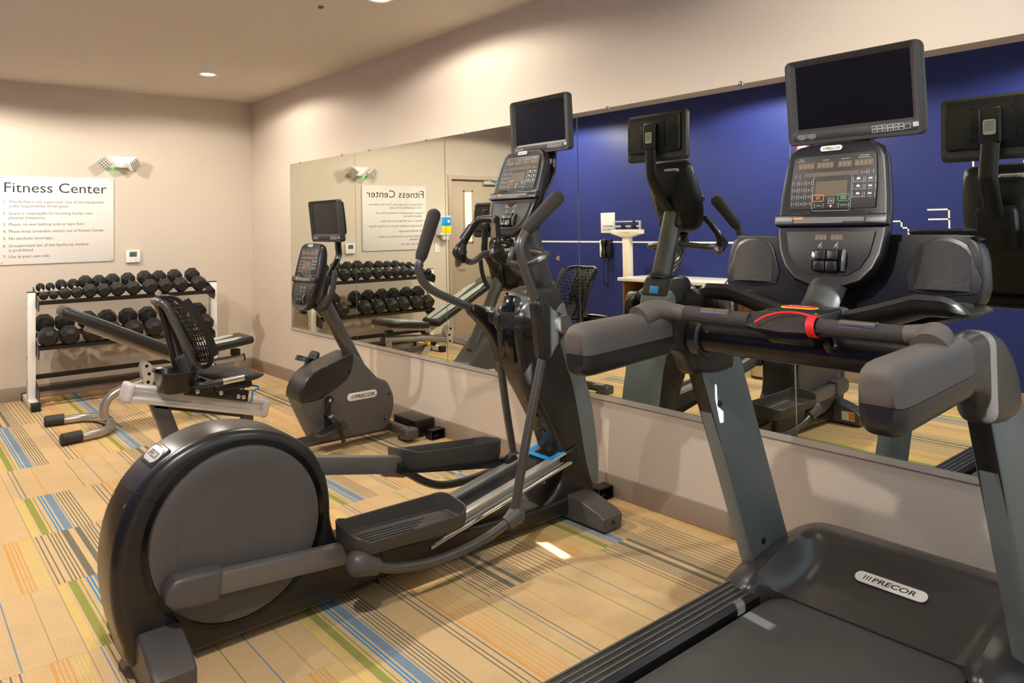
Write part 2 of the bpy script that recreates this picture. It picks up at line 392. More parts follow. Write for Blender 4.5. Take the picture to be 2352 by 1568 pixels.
curtain(WX0 - .1, SLX - .022, .02, 2.68, YF + .06, 'pale curtain on the wider side of the narrow gap at the window')
curtain(SLX + .022, WX1 + .1, .02, 2.68, YF + .06, 'pale curtain between the gap at the window and the mirror wall')

# baseboards
BBH, BBT = .113, .012
struct(MB().box(-BBT, 0, YF, 0, 0, BBH, .003).build('baseboard_right', BASEB))
struct(MB().box(-2.46, -BBT, -BBT, 0, 0, BBH, .003).build('baseboard_back', BASEB))
struct(MB().box(XB, XB + BBT, YF, -BBT, 0, BBH, .003).build('baseboard_left', BASEB))
struct(MB().box(XB + BBT, -BBT, YF, YF + BBT, 0, BBH, .003).build('baseboard_front', BASEB))

# door in the back wall
door = MB().box(DX0 + .004, DX1 - .004, .03, .075, .008, DZ - .004, .002).build('door_1', DOORP); struct(door)
fr = MB(); fr.box(DX0 - .05, DX0, -.014, .05, 0, DZ + .05); fr.box(DX1, DX1 + .05, -.014, .05, 0, DZ + .05); fr.box(DX0, DX1, -.014, .05, DZ, DZ + .05)
fr.build('door_frame', DOORP, door)
lf = MB(); a0, a1, b0, b1 = -2.87, -2.72, 1.20, 1.865
lf.box(a0, a0 + .022, .018, .032, b0, b1, .003); lf.box(a1 - .022, a1, .018, .032, b0, b1, .003); lf.box(a0, a1, .018, .032, b0, b0 + .022, .003); lf.box(a0, a1, .018, .032, b1 - .022, b1, .003)
lf.build('glazing_frame', DOORP, door)
MB().box(a0 + .02, a1 - .02, .024, .034, b0 + .02, b1 - .02).build('wired_glass_pane', GLASSW, door)
ld = MB(); ld.box(-2.66, -2.585, .012, .032, .92, 1.12, .004); ld.build('lock_plate', GREYP, door)
hd = MB(); hd.tube([(-2.62, .02, .965), (-2.62, -.035, .965), (-2.645, -.045, .965), (-2.74, -.045, .965)], .009, 10); hd.build('lever_handle', CHROME, door)
cl = MB(); cl.box(-3.3, -3.03, -.02, .03, 1.94, 1.99, .01); cl.build('door_closer', ALU, door)
ca = MB(); ca.bar((-3.1, -.01, 1.995), (-3.3, -.16, 2.005), .02, .006); ca.bar((-3.3, -.16, 2.01), (-3.12, -.01, 2.02), .02, .006); ca.build('closer_arm', ALU, door)

# wall graphic: thin white line, a stepped skyline and an outlined letter
g = MB(); gx0, gx1 = XB, XB + .0015; t = .013
def seg(y0, z0, y1, z1):
    g.box(gx0, gx1, min(y0, y1) - t / 2, max(y0, y1) + t / 2, min(z0, z1) - t / 2, max(z0, z1) + t / 2)
seg(-.02, 1.205, -4.3, 1.20); seg(-4.3, 1.2, -4.3, 1.33); seg(-4.3, 1.33, -4.834, 1.33); seg(-4.834, 1.33, -4.834, 1.389); seg(-4.834, 1.389, -4.918, 1.389); seg(-4.918, 1.389, -4.918, 1.334); seg(-4.918, 1.334, -4.97, 1.334); seg(-4.97, 1.334, -4.97, 1.20); seg(-4.97, 1.20, -7.7, 1.2)
g.build('wall_graphic_line', WHITE, wl)
g = MB(); seg(-5.278, 1.477, -5.278, 1.25); seg(-5.278, 1.477, -5.125, 1.477); seg(-5.278, 1.40, -5.13, 1.40); seg(-5.278, 1.25, -5.125, 1.25); seg(-5.459, 1.77, -5.459, 2.0)
g.bar((XB + .001, -5.78, 1.76), (XB + .001, -5.86, 2.0), .0015, .018, up=Y_); g.build('wall_lettering', WHITE, wl)

# ------------------------------------------------------------------ mirrors
MZ0, MZ1 = .502, 2.007
YS = [-.962, -2.206, -3.448, -4.694, -5.930, -7.172]
LAB = ['frameless wall mirror panel closest to the corner beside the dumbbell rack', 'second wall mirror panel from the room corner, behind the bike console',
       'third wall mirror panel from the room corner, behind the elliptical handles', 'fourth wall mirror panel from the corner, between elliptical tower and treadmill', 'fifth wall mirror panel from the corner, behind the treadmill screen']
EDGE = mat('mirror_edge', (120, 132, 122), .3)
for i in range(5):
    y1, y0 = YS[i] - .003, YS[i + 1] + .003
    r = thing('mirror_panel', LAB[i], 'mirror', (0, (y0 + y1) / 2, MZ0), 'mirror panels along the wall')
    mb = MB(); mb.add([(-.0005, y0, MZ0), (-.0005, y1, MZ0), (-.0005, y1, MZ1), (-.0005, y0, MZ1), (-.006, y0, MZ0), (-.006, y1, MZ0), (-.006, y1, MZ1), (-.006, y0, MZ1)],
                      [(0, 1, 2, 3), (0, 4, 5, 1), (1, 5, 6, 2), (2, 6, 7, 3), (3, 7, 4, 0)], 1)
    mb.add([(-.006, y0, MZ0), (-.006, y1, MZ0), (-.006, y1, MZ1), (-.006, y0, MZ1)], [(0, 3, 2, 1)], 0); mb.keepn = True
    mb.build('mirror_glass', [MIRR, EDGE], r, smooth=False)
    for yy in (y1 - .22, y0 + .22):
        MB().box(-.012, -.0065, yy - .01, yy + .01, MZ1 - .008, MZ1 + .012, .002).build('mirror_clip', CHROME, r)
struct(MB().prismy([(-.001, MZ0 - .014), (-.014, MZ0 - .014), (-.014, MZ0 + .008), (-.010, MZ0 + .008), (-.0085, MZ0 - .001), (-.001, MZ0 - .001)], YS[5] - .01, YS[0] + .005).build('trim_1', ALU))

# ------------------------------------------------------------------ ceiling lights
def canlight(x, y, label, watts=CAN_W):
    r = thing('ceiling_downlight', label, 'ceiling light', (x, y, H), 'recessed ceiling downlights')
    MB().lathe([(.052, -.001), (.06, -.006), (.078, -.006), (.084, -.0005), (.052, -.0005)], (x, y, H), Z_, 32, cap=False).build('trim_ring', WHITE, r)
    MB().lathe([(.0, -.0012), (.054, -.0012), (.054, -.0004), (.0, -.0004)], (x, y, H), Z_, 32).build('lens', LENS, r)
    l = bpy.data.lights.new('downlight_lamp', 'SPOT'); l.energy = watts; l.spot_size = math.radians(169); l.spot_blend = .22; l.shadow_soft_size = .03; l.color = (1.0, .92, .82)
    o = bpy.data.objects.new('downlight_lamp', l); COL.objects.link(o); o.parent = r; o.location = (0, 0, -.035)
for x, y, lab in ((-.83, -1.24, 'lit round downlight in the ceiling near the dumbbell rack and mirror wall'), (-.74, -3.88, 'lit round downlight in the ceiling above the recumbent bike'),
                  (-.74, -6.52, 'lit round downlight in the ceiling above the treadmill console'), (-2.72, -1.24, 'lit round downlight in the ceiling by the door'),
                  (-2.72, -3.88, 'lit round downlight in the ceiling beside the blue wall above the cabinet'), (-2.72, -6.52, 'lit round downlight in the ceiling behind the treadmill by the blue wall')):
    canlight(x, y, lab, CAN_W * ((.24 if y < -6 else .52) if x > -1 else 1.6))
o = MB().lathe([(0, -.012), (.012, -.012), (.018, -.004), (.018, -.0003), (0, -.0003)], (-.931, -3.532, H), Z_, 16).build('ceiling_sprinkler', mat('sprinkler_tan', (120, 104, 86), .5)); tag(o, 'tiny dark sprinkler cap on the beige ceiling', 'sprinkler'); recenter(o, (-.931, -3.532, H))

# ================================================================== shared machine parts: console and screen
def frame(O, tilt):
    """rider-facing frame: U to the rider's right, V up along the face, N towards the rider; tilt degrees leaning away"""
    a = math.radians(tilt); O = Vector(O)
    U = Vector((0, -1, 0)); V = Vector((math.sin(a), 0, math.cos(a))); N = Vector((-math.cos(a), 0, math.sin(a)))
    return O, U, V, N
def badge(parent, O, U, V, N, w, h, name='badge'):
    b = MB(); b.prism(rrect(w, h, h * .48, 5), O, U, V, N, -.002, .002, .0008).build(name, BADGE, parent)
    t = MB(); O2 = Vector(O) + N * .0024
    s = h * .62; t.text('PRECOR', s, O2 - U * (w * .26) - V * (s * .35), U, V, shear=.22, bold=s * .02, sx=min(1.35, w * .66 / (s * 3.7)))
    for k in range(3):
        x = -w * .38 + k * w * .04
        t.prism([(x, -s * .34), (x + w * .015, -s * .34), (x + w * .015 + s * .16, s * .36), (x + s * .16, s * .36)], O2 - N * .0002, U, V, N, 0, .0002)
    t.build('badge_lettering', INK, parent, smooth=False)
OUT_R = [(0, 0), (.055, .003), (.10, .020), (.134, .056), (.153, .10), (.163, .155), (.166, .205), (.163, .27), (.155, .35), (.150, .385), (.139, .412), (.115, .427), (.08, .432), (.03, .434)]
def console(parent, O, tilt, treadmill=True):
    O, U, V, N = frame(O, tilt); out = OUT_R + [(-x, y) for x, y in OUT_R[::-1] if x > 0.01]
    cx, cy = 0, .22
    def ring(sc, d, sh=0.0): return [O + U * (cx + (x - cx) * sc) + V * (cy + (y - cy) * sc + sh) + N * d for x, y in out]
    b = MB(); b.rings([ring(.45, -.105, -.06), ring(.62, -.085, -.04), ring(.90, -.052, -.01), ring(.975, -.035), ring(1.0, -.018), ring(.995, -.004), ring(.965, .004), ring(.93, .002)])
    con = b.build('console', BLACKP, parent)
    P = lambda pts, d0, d1, name, m, bev=0: MB().prism(pts, O, U, V, N, d0, d1, bev).build(name, m, con)
    up = [(.128, .232), (.13, .30), (.124, .385), (.116, .395), (-.116, .395), (-.124, .385), (-.13, .30), (-.128, .232)]
    P(up, .000, .0045, 'display_panel', PANELB, .001)
    lo = [(0, .034), (.06, .038), (.095, .06), (.12, .10), (.133, .165), (-.133, .165), (-.12, .10), (-.095, .06), (-.06, .038)]
    P(lo, .000, .0042, 'lower_panel', PANELB, .001)
    # reading rack
    rk = MB(); rk.prism(rrect(.338, .034, .006), O + V * .197, U, V, N, -.012, .016, .004)
    rk.prism([(-.118, .212), (-.085, .225), (-.06, .225), (-.055, .215), (.058, .215), (.064, .225), (.10, .225), (.128, .212)], O, U, V, N, .008, .013, .001)
    rk.build('reading_rack', BLACKP, con)
    w = MB(); w.prism(rrect(.22, .019, .001), O + V * .196, U, V, N, .016, .0166).build('warning_strip', mat('strip_grey', (46, 44, 43), .7), con)
    t = MB()
    for k in range(4): t.prism(rrect(.21 if k < 3 else .15, .0022, .0004, 1), O + V * (.2025 - k * .0042) + U * (0.0 if k < 3 else -.03), U, V, N, .0167, .0169)
    t.build('warning_text', mat('text_pale', (150, 148, 145), .6), con, smooth=False, stuff=True)
    MB().prism(rrect(.032, .006, .001), O + V * .2025 - U * .092, U, V, N, .0169, .0174).build('warning_flag', ORGM, con)
    # LED windows
    led = []
    for u, v, ww, hh in ((-.083, .364, .052, .019), (-.024, .364, .052, .019), (.035, .364, .042, .019), (.09, .364, .055, .019), (-.005, .336, .165, .013), (-.002, .292, .096, .046), (-.022, .147, .036, .017), (.025, .147, .036, .017)):
        P([(x + u, y + v) for x, y in rrect(ww, hh, .001, 1)], .0044, .0052, 'led_window', LEDB)
    dg = MB()
    for u0, v0, n in ((-.105, .364, 4), (-.046, .364, 4), (.018, .364, 3), (.067, .364, 4), (-.038, .147, 3), (.009, .147, 3)):
        for k in range(n): dg.text('8', .0165, O + U * (u0 + k * .0122 - .001) + V * (v0 - .0058) + N * .0055, U, V, shear=.12)
    dg.build('led_digits', mat('led_off', (138, 124, 104), .6), con, smooth=False, stuff=True)
    # keys
    lg = MB()
    def key(u, v, ww, hh, s='', sz=.009, th=.0009, full=False):
        for sgn in (-1, 1): lg.prism(rrect(th, hh, th * .3, 1), O + U * (u + sgn * ww / 2) + V * v, U, V, N, .0046, .0049)
        if full:
            for sgn in (-1, 1): lg.prism(rrect(ww, th, th * .3, 1), O + U * u + V * (v + sgn * hh / 2), U, V, N, .0046, .0049)
        if s: lg.text(s, sz, O + U * u + V * (v - sz * .34) + N * .005, U, V, 'CENTER')
    for r in range(3):
        for c in range(3): key(-.115 + c * .022, .312 - r * .0212, .016, .013, str(r * 3 + c + 1))
    key(-.115, .2485, .016, .012, 'CLEAR', .0035); key(-.093, .2485, .016, .012, '0'); key(-.071, .2485, .016, .012, 'ENTER', .0035)
    for r, row in enumerate((('WEIGHT LOSS', 'INTERVAL'), ('HEART RATE', 'VARIETY'), ('PERFORMANCE', 'MANUAL'))):
        for c, s in enumerate(row): key(.077 + c * .034, .314 - r * .0222, .029, .016); lg.text(s, .0036, O + U * (.077 + c * .034) + V * (.308 - r * .0222) + N * .005, U, V, 'CENTER')
    for k, (u, v) in enumerate(((.077, .318), (.111, .318), (.077, .296), (.111, .296), (.077, .274), (.111, .274))):
        lg.prism([(u - .006, v - .003), (u + .006, v - .003), (u + .004, v + .003), (u, v + (.001 if k % 2 else .004)), (u - .004, v + .003)], O, U, V, N, .0046, .0049)
    for u, s, v in ((-.10, 'DISTANCE', .378), (-.024, 'CALORIES', .378), (.035, 'HEART RATE', .378), (.09, 'TIME REMAINING', .378), (-.10, 'PACE', .384), (.09, 'TIME ELAPSED', .384)): lg.text(s, .0045, O + U * u + V * v + N * .005, U, V, 'CENTER')
    key(-.108, .334, .013, .012); key(.092, .336, .015, .012, 'TIME', .004); key(.112, .336, .013, .012)
    key(.0, .2555, .017, .016, 'OK', .009, full=True); key(-.036, .242, .026, .013, 'BACK', .005); key(.038, .242, .030, .013, 'OPTIONS', .005)
    for v, sg in ((.272, 1), (.2395, -1)): lg.prism([(-.005, v - .003 * sg), (.005, v - .003 * sg), (0, v + .004 * sg)], O, U, V, N, .0046, .0049)
    lg.text('QUICK', .0058, O + U * .037 + V * .265 + N * .005, U, V, 'CENTER'); lg.text('START', .0058, O + U * .037 + V * .2592 + N * .005, U, V, 'CENTER')
    fp = rrect(.116, .105, .008, 3)
    for i in range(len(fp)):
        p, q = fp[i], fp[(i + 1) % len(fp)]; A = O + U * p[0] + V * (.2785 + p[1]) + N * .0047; B = O + U * q[0] + V * (.2785 + q[1]) + N * .0047
        lg.bar(A, B, .0008, .0004, up=N)
    # runner pictograms under the speed windows
    for u in (-.022, .026):
        lg.ball(O + U * (u + .002) + V * .1315 + N * .005, .0016, .0016, .0016, 8)
        for (p, q) in (((0, .129), (-.003, .123)), ((-.003, .123), (.003, .120)), ((.003, .12), (.001, .116)), ((-.003, .123), (-.007, .117)), ((-.001, .127), (.005, .126)), ((-.001, .127), (-.006, .125))):
            lg.bar(O + U * (u + p[0]) + V * p[1] + N * .0047, O + U * (u + q[0]) + V * q[1] + N * .0047, .0014, .0004, up=N)
    lg.build('printed_legend', LEGEND, con, smooth=False, stuff=True)
    for u, m_, nm in ((-.04, ORGM, 'pause_key'), (.037, GRNM, 'start_key')):
        k = MB(); fp = rrect(.033, .019, .003, 2, u, .2645)
        for i in range(len(fp)):
            p, q = fp[i], fp[(i + 1) % len(fp)]; k.bar(O + U * p[0] + V * p[1] + N * .005, O + U * q[0] + V * q[1] + N * .005, .0016, .001, up=N)
        if u < 0:
            for x in (-.043, -.037): k.prism(rrect(.0022, .009, .0005, 1, x, .2645), O, U, V, N, .0046, .0052)
        k.build(nm, m_, con)
    # rocker keys and headphone slot
    rc = MB(); rc.prism(rrect(.105, .066, .014, 4, .005, .079), O, U, V, N, .002, .007, .003); rc.build('rocker_surround', BLACKG, con)
    for u in (-.016, .020):
        r = MB()
        for v, d in ((.095, .018), (.062, .022)): r.prism(rrect(.034, .031, .004, 2, u, v), O, U, V, N, .004, d, .006, 3)
        r.build('rocker_key', BLACKP, con)
    sc = MB(); sc.tube([O + U * .050 + V * .052 + N * .008, O + U * .056 + V * .08 + N * .02, O + U * .052 + V * .108 + N * .008], .006, 8, 4); sc.build('rocker_cheek', CHROME if False else GREYM, con)
    MB().prism(rrect(.06, .018, .003, 2, -.01, -.008), O, U, V, N, -.045, -.012, .002).build('jack_panel', BLACKG, con)
    badge(con, O + V * .4145 + N * .0045 - U * .01, U, V, N, .066, .0165)
    badge(con, O + V * .384 - N * .0575 + U * .045, -U, V, -N, .10, .022)
    return con
def screen(parent, O, tilt, w=.415, h=.268, arm=None, back_label=True):
    """television on an arm; O is the centre of its front face"""
    O, U, V, N = frame(O, tilt)
    P = lambda pts, d0, d1, name, m, bev=0, seg=2, p=None: MB().prism(pts, O, U, V, N, d0, d1, bev, seg).build(name, m, p)
    outl = rrect(w, h, .018, 4); outl = [(x, y - (.008 * (1 - (2 * x / w) ** 2) if y < 0 else 0)) for x, y in outl]
    tv = MB(); iw, ih, iy = w * .84, h * .74, h * .055
    ring = lambda pts, d: [O + U * x + V * y + N * d for x, y in pts]
    sq = lambda a, b, r, cy: [(x, y + cy) for x, y in rrect(a, b, r, 4)]
    sc = lambda k: [(x * k, y * k) for x, y in outl]
    tv.rings([ring(sc(.90), -.04), ring(sc(.985), -.034), ring(outl, -.02), ring(outl, -.006), ring(sc(.985), .0), ring(sq(iw + .034, ih + .034, .006, iy), .0), ring(sq(iw + .03, ih + .03, .005, iy), -.001), ring(sq(iw, ih, .002, iy), -.011)], cap=False)
    tv.add(ring(sc(.90), -.04), [tuple(range(len(outl)))])
    body = tv.build('television', TVB, parent)
    P([(x, y + iy) for x, y in rrect(iw + .002, ih + .002, .001, 1)], -.013, -.0108, 'screen_glass', SCREEN, p=body)
    vb = -h * .405
    P([(x, y + vb) for x, y in rrect(w * .9, .026, .003, 2)], .0, .0012, 'button_strip', PANELB, .0005, p=body)
    lg = MB()
    def sq_(u, v, a, b_):
        for sg in (-1, 1):
            lg.prism(rrect(.0009, b_, .0002, 1, u + sg * a / 2, v), O, U, V, N, .0012, .0015); lg.prism(rrect(a, .0009, .0002, 1, u, v + sg * b_ / 2), O, U, V, N, .0012, .0015)
    for k in range(4):
        u = -w * .40 + k * .0145 + (.003 if k > 1 else 0); sq_(u, vb, .012, .010); sg = 1 if k % 2 else -1
        lg.prism([(u - .0028, vb - .0016 * sg), (u + .0028, vb - .0016 * sg), (u, vb + .0024 * sg)], O, U, V, N, .0012, .0015)
    lg.text('CHANNEL', .0038, O + U * (-w * .382) + V * (vb - .0095) + N * .0015, U, V, 'CENTER'); lg.text('VOLUME', .0038, O + U * (-w * .305) + V * (vb - .0095) + N * .0015, U, V, 'CENTER')
    for k in range(12):
        u = w * .165 + (k % 6) * .0152; v = vb + (.0055 if k < 6 else -.0045); sq_(u, v, .013, .0085)
        if k % 6 < 5: lg.text(str((k % 6 + 1 + (5 if k > 5 else 0)) % 10), .0055, O + U * u + V * (v - .0018) + N * .0015, U, V, 'CENTER')
    sq_(w * .165 + .0152 * 6 + .002, vb, .016, .013)
    lg.build('button_outlines', LEGEND, body, smooth=False, stuff=True)
    P(rrect(.016, .013, .0015, 2, w * .445, vb + .003), .0008, .0018, 'power_button', mat('power_grey', (190, 192, 194), .4), p=body)
    # back: housing, ribs, mounting plate
    P(rrect(w * .86, h * .78, .012, 3, 0, .012), -.062, -.036, 'back_housing', BLACKP, .006, p=body)
    P(rrect(w * .40, h * .60, .006, 2, 0, .012), -.068, -.06, 'vesa_plate', BLACKP, .002, p=body)
    v = MB()
    for k in range(26):
        u = -w * .36 + k * w * .72 / 25; v.prism(rrect(.004, .016, .0008, 1, u, h * .385), O, U, V, N, -.064, -.060)
    for k in range(14):
        y = -h * .25 + k * h * .5 / 13
        for sg in (-1, 1): v.prism(rrect(.012, .004, .0008, 1, sg * w * .415, y), O, U, V, N, -.064, -.060)
    v.build('vent_ribs', CHARD, body, stuff=True)
    for u, y in ((-.072, .075), (.072, .075), (-.072, -.055), (.072, -.055)): MB().lathe([(.005, 0), (.005, .002), (.002, .0025)], O + U * u + V * y - N * .0683, -N, 10).build('mount_screw', BLACKG, body)
    # arm
    if arm:
        P(rrect(.082, h * .56, .010, 3, 0, -.005), -.098, -.066, 'mount_block', BLACKP, .010, 3, p=body)
        A = [O - N * .083 - V * (h * .20)] + [Vector(a) for a in arm]
        MB().tube(A, .036, 12, 6, prof=(1.0, .42), up=Y_).build('screen_arm', BLACKP, parent)
        if back_label:
            MB().prism(rrect(.046, .062, .008, 3, 0, -.012), O, U, V, N, -.0992, -.0978).build('rating_label', mat('label_grey', (178, 178, 172), .5), body)
            lt = MB()
            for k in range(7): lt.prism(rrect(.036, .002, .0003, 1, 0, .010 - k * .0062), O, U, V, N, -.0996, -.0993)
            lt.build('label_text', INKG, body, smooth=False, stuff=True)
    return body

# ================================================================== ELLIPTICAL TRAINER
EY = -4.887
ell = thing('elliptical_trainer', 'black and charcoal elliptical trainer with big round rear drum facing the mirror', 'exercise machine', (-1.3, EY, 0))
def Ey(d): return EY + d
# rear drum housing
prof = cat2([(-2.255, .035), (-2.318, .12), (-2.348, .25), (-2.350, .38), (-2.325, .50), (-2.265, .605), (-2.17, .682), (-2.05, .722), (-1.93, .722), (-1.81, .688), (-1.705, .615), (-1.645, .52), (-1.622, .42), (-1.618, .33), (-1.59, .25), (-1.53, .212), (-1.42, .20), (-1.40, .12), (-1.42, .04), (-1.84, .03)], 3)
drum = MB().prismy(prof, Ey(-.115), Ey(.115), .045, 5).build('drum_housing', CHARD, ell)
sm = MB()
for a in (100, 118, 148):           # seams of the top cover
    c = math.cos(math.radians(a)); s_ = math.sin(math.radians(a)); r0 = {100: .342, 118: .352, 148: .378}[a]
    pts = [(-1.965 + c * rr, Ey(dd), .385 + s_ * rr) for rr, dd in ((.302, -.1165), (r0 - .045, -.1165), (r0 - .012, -.102), (r0 + .0015, -.068), (r0 + .0015, .068), (r0 - .012, .102), (r0 - .045, .1165))]
    sm.tube(pts, .0012, 5)
sm.build('cover_seams', BLACKG, drum, stuff=True)
MB().prismy([(-1.44, .215), (-1.43, .215), (-1.43, .045), (-1.44, .045)], Ey(-.1165), Ey(.1165)).build('base_seam', BLACKG, drum)
# drum badge
a = math.atan2(.643 - .385, -2.179 + 1.965); Nb = Vector((math.cos(a), 0, math.sin(a))); Ub = Vector((0, -1, 0)); Vb = Nb.cross(Ub) * 1
bO = Vector((-1.965, EY, .385)) + Nb * .366
MB().prism(rrect(.135, .078, .014, 4), bO, Ub, Vb, Nb, -.03, .002, .004).build('badge_mount', BLACKP, drum)
badge(drum, bO + Nb * .004, Ub, Vb, Nb, .116, .054)
for dd in (-.07, .07): MB().lathe([(.007, 0), (.007, .004), (.003, .005)], (-1.965 + math.cos(math.radians(155)) * .372, Ey(dd), .385 + math.sin(math.radians(155)) * .372), (math.cos(math.radians(155)), 0, math.sin(math.radians(155))), 10).build('cover_screw', CHROME, drum)
for sg in (-1, 1):
    A = (0, sg, 0); C0 = (-1.965, Ey(sg * .112), .385)
    MB().lathe([(.306, -.01), (.306, .006), (.290, .0075), (.290, -.01)], C0, A, 64, cap=False).build('drum_gap_ring', BLACKG, ell)
    MB().lathe([(0, .010), (.19, .010), (.198, .0115), (.205, .014), (.215, .0155), (.272, .0155), (.283, .012), (.286, .004), (.286, -.004), (0, -.004)], C0, A, 72).build('crank_disc', GREYP, ell)
# pedal arms
def pedal_arm(sg, pin, p1, p2, px0, px1, zf):
    """pin/p1 = (x,z) of the beam ends, pedal from px0 to px1 with its floor at zf"""
    y = Ey(sg * .165)
    cap = MB(); d = (Vector((p1[0], 0, p1[1])) - Vector((pin[0], 0, pin[1]))).normalized(); n = Vector((-d.z, 0, d.x))
    O = Vector((pin[0], y, pin[1]))
    capo = [(.115, .049), (.115, -.049), (.02, -.052), (-.03, -.046), (-.052, -.022), (-.056, 0), (-.052, .022), (-.03, .046), (.02, .052)]
    cap.prism(capo, O, d, n, Y_, -.036, .036, .014, 3); arm = MB()
    arm.bar(O + d * .06, Vector((p1[0], y, p1[1])), .042, .073, up=n, b=.006)
    am = arm.build('pedal_arm', GREYM, ell); cap.build('arm_end_cap', GREYP, am)
    MB().lathe([(.03, 0), (.03, .05)], (pin[0], Ey(sg * .115), pin[1]), (0, sg, 0), 16).build('crank_pin', BLACKP, am)
    # tray
    x0, x1 = px0, px1; yi, yo = Ey(sg * .095), Ey(sg * .30); cx = (x0 + x1) / 2; cy = (yi + yo) / 2; hx = (x1 - x0) / 2; hy = abs(yo - yi) / 2
    base = rrect(2 * hx, 2 * hy, .06, 6); slope = (p2[1] - p1[1]) / (p2[0] - p1[0])
    def zr(px, py):         # rim height above the floor
        t = (px / hx + 1) / 2; inner = 1 - (py * sg / hy + 1) / 2
        return .014 + .026 * inner + .030 * max(0, t - .70) / .30 + .028 * max(0, .16 - t) / .16
    def ring(k, dz, rim=0): return [(cx + px * k, cy + py * (1 - (1 - k) * hx / hy), zf + slope * (px) + dz + (zr(px, py) * rim)) for px, py in base]
    tr = MB(); tr.rings([ring(.92, -.030), ring(.965, -.022), ring(.99, .0), ring(1.0, 0, 1), ring(.992, .003, 1), ring(.98, 0, 1), ring(.955, .003), ring(.94, .0)])
    t = tr.build('pedal', mat('pedal_rubber', (62, 58, 55), .5), ell)
    for k in range(4):
        yy = cy + (k - 1.5) * .022; MB().tube([(cx - hx * .7, yy, zf + slope * (-hx * .7) + .001), (cx + hx * (.1 + .12 * k), yy, zf + slope * hx * (.1 + .12 * k) + .001)], .0022, 6).build('tread_rib', BLACKP, t)
    # carrier under the pedal and its roller
    cb = MB(); yb = Ey(sg * .150); cb.bar((p1[0] - .03, yb, p1[1] - .005), (px1 + .01, Ey(sg * .12), zf + slope * hx - .045), .05, .045, b=.006); cb.build('pedal_carrier', BLACKP, ell)
    MB().lathe([(.012, -.02), (.03, -.018), (.034, -.01), (.034, .012), (.03, .02), (.012, .022)], (px1 + .02, Ey(sg * .085), zf + slope * hx - .035), Y_, 20).build('ramp_roller', BLACKR, ell)
pedal_arm(-1, (-2.165, .272), (-1.555, .222), (-1.1, .205), -1.625, -1.12, .262)
pedal_arm(1, (-1.765, .498), (-1.16, .372), (-.7, .32), -1.17, -.62, .352)
# lower links, swing arms
def swing(sg, low, rod, up, grip, piv, jr, jf, y, cast):
    lk = MB(); lk.tube([(x, y, z) for x, z in low], .019, 14, 6); l = lk.build('lower_link', GUN, ell)
    j = MB(); j.ball((jr[0], y, jr[1]), .046, .046, .046); j.tube([(jr[0], y, jr[1]), (low[1][0], y, low[1][1])], [.046, .030], 16); j.build('link_joint_cover', GREYP, l)
    j = MB(); j.ball((jf[0], y, jf[1]), .038, .036, .038); j.tube([(jf[0], y, jf[1]), (low[-2][0], y, low[-2][1])], [.040, .026], 14); j.build('link_joint_cover', GREYP, l)
    ar = MB(); ar.tube([(x, y, z) for x, z in rod], .0195, 14, 4); a_ = ar.build('swing_arm_rod', GUN, ell)
    dn = (Vector((rod[-1][0], 0, rod[-1][1])) - Vector((rod[-2][0], 0, rod[-2][1]))).normalized()
    ub = MB(); ub.tube([(x, y, z) for x, z in up], .0195, 14, 6); ub.build('handle_tube', GUN, ell)
    MB().prismy(cat2(cast, 3), y - .034, y + .034, .024, 4).build('swing_casting', CHARD, ell)
    MB().lathe([(.044, -.02), (.044, .042), (.040, .050), (0, .053)], (piv[0], y, piv[1]), (0, sg, 0), 28).build('pivot_cap', GREYP, ell)
    MB().lathe([(.040, 0), (.040, .16)], (piv[0], y, piv[1]), (0, -sg, 0), 20).build('pivot_axle', BLACKP, ell)
    gp = MB(); g0 = Vector((grip[0][0], y, grip[0][1])); g1 = Vector((grip[1][0], y, grip[1][1])); gp.tube([g0, g0.lerp(g1, .03), g0.lerp(g1, .5), g1], [.026, .029, .031, .034], 16, dome=True); gp.build('hand_grip', FOAM, ell)
swing(-1, [(-1.60, .225), (-1.53, .190), (-1.44, .158), (-1.30, .136), (-1.165, .136), (-1.04, .152), (-.93, .182), (-.878, .205)], [(-.885, .212), (-.806, .519), (-.712, .835)],
      [(-.735, 1.05), (-.79, 1.18), (-.822, 1.26), (-.826, 1.325), (-.79, 1.385)], [(-.788, 1.385), (-.61, 1.52)], (-.618, .968), (-1.605, .225), (-.872, .205), Ey(-.272), [(-.765, 1.06), (-.748, 1.088), (-.712, 1.08), (-.665, 1.04), (-.595, 1.005), (-.572, .962), (-.60, .915), (-.655, .865), (-.69, .825), (-.732, .83), (-.745, .88), (-.752, .97)])
swing(1, [(-1.16, .335), (-1.075, .298), (-.97, .228), (-.872, .188), (-.745, .176), (-.60, .185), (-.48, .205), (-.43, .225)], [(-.425, .225), (-.47, .48), (-.506, .72)],
      [(-.60, .965), (-.66, .993), (-.78, 1.045), (-.90, 1.10), (-.962, 1.15), (-.984, 1.215), (-.968, 1.265)], [(-.970, 1.262), (-.895, 1.455)], (-.56, .955), (-1.165, .34), (-.425, .222), Ey(.272), [(-.70, .985), (-.685, 1.022), (-.645, 1.015), (-.58, .985), (-.50, .965), (-.475, .90), (-.472, .80), (-.478, .71), (-.512, .70), (-.54, .79), (-.60, .885), (-.66, .945)])
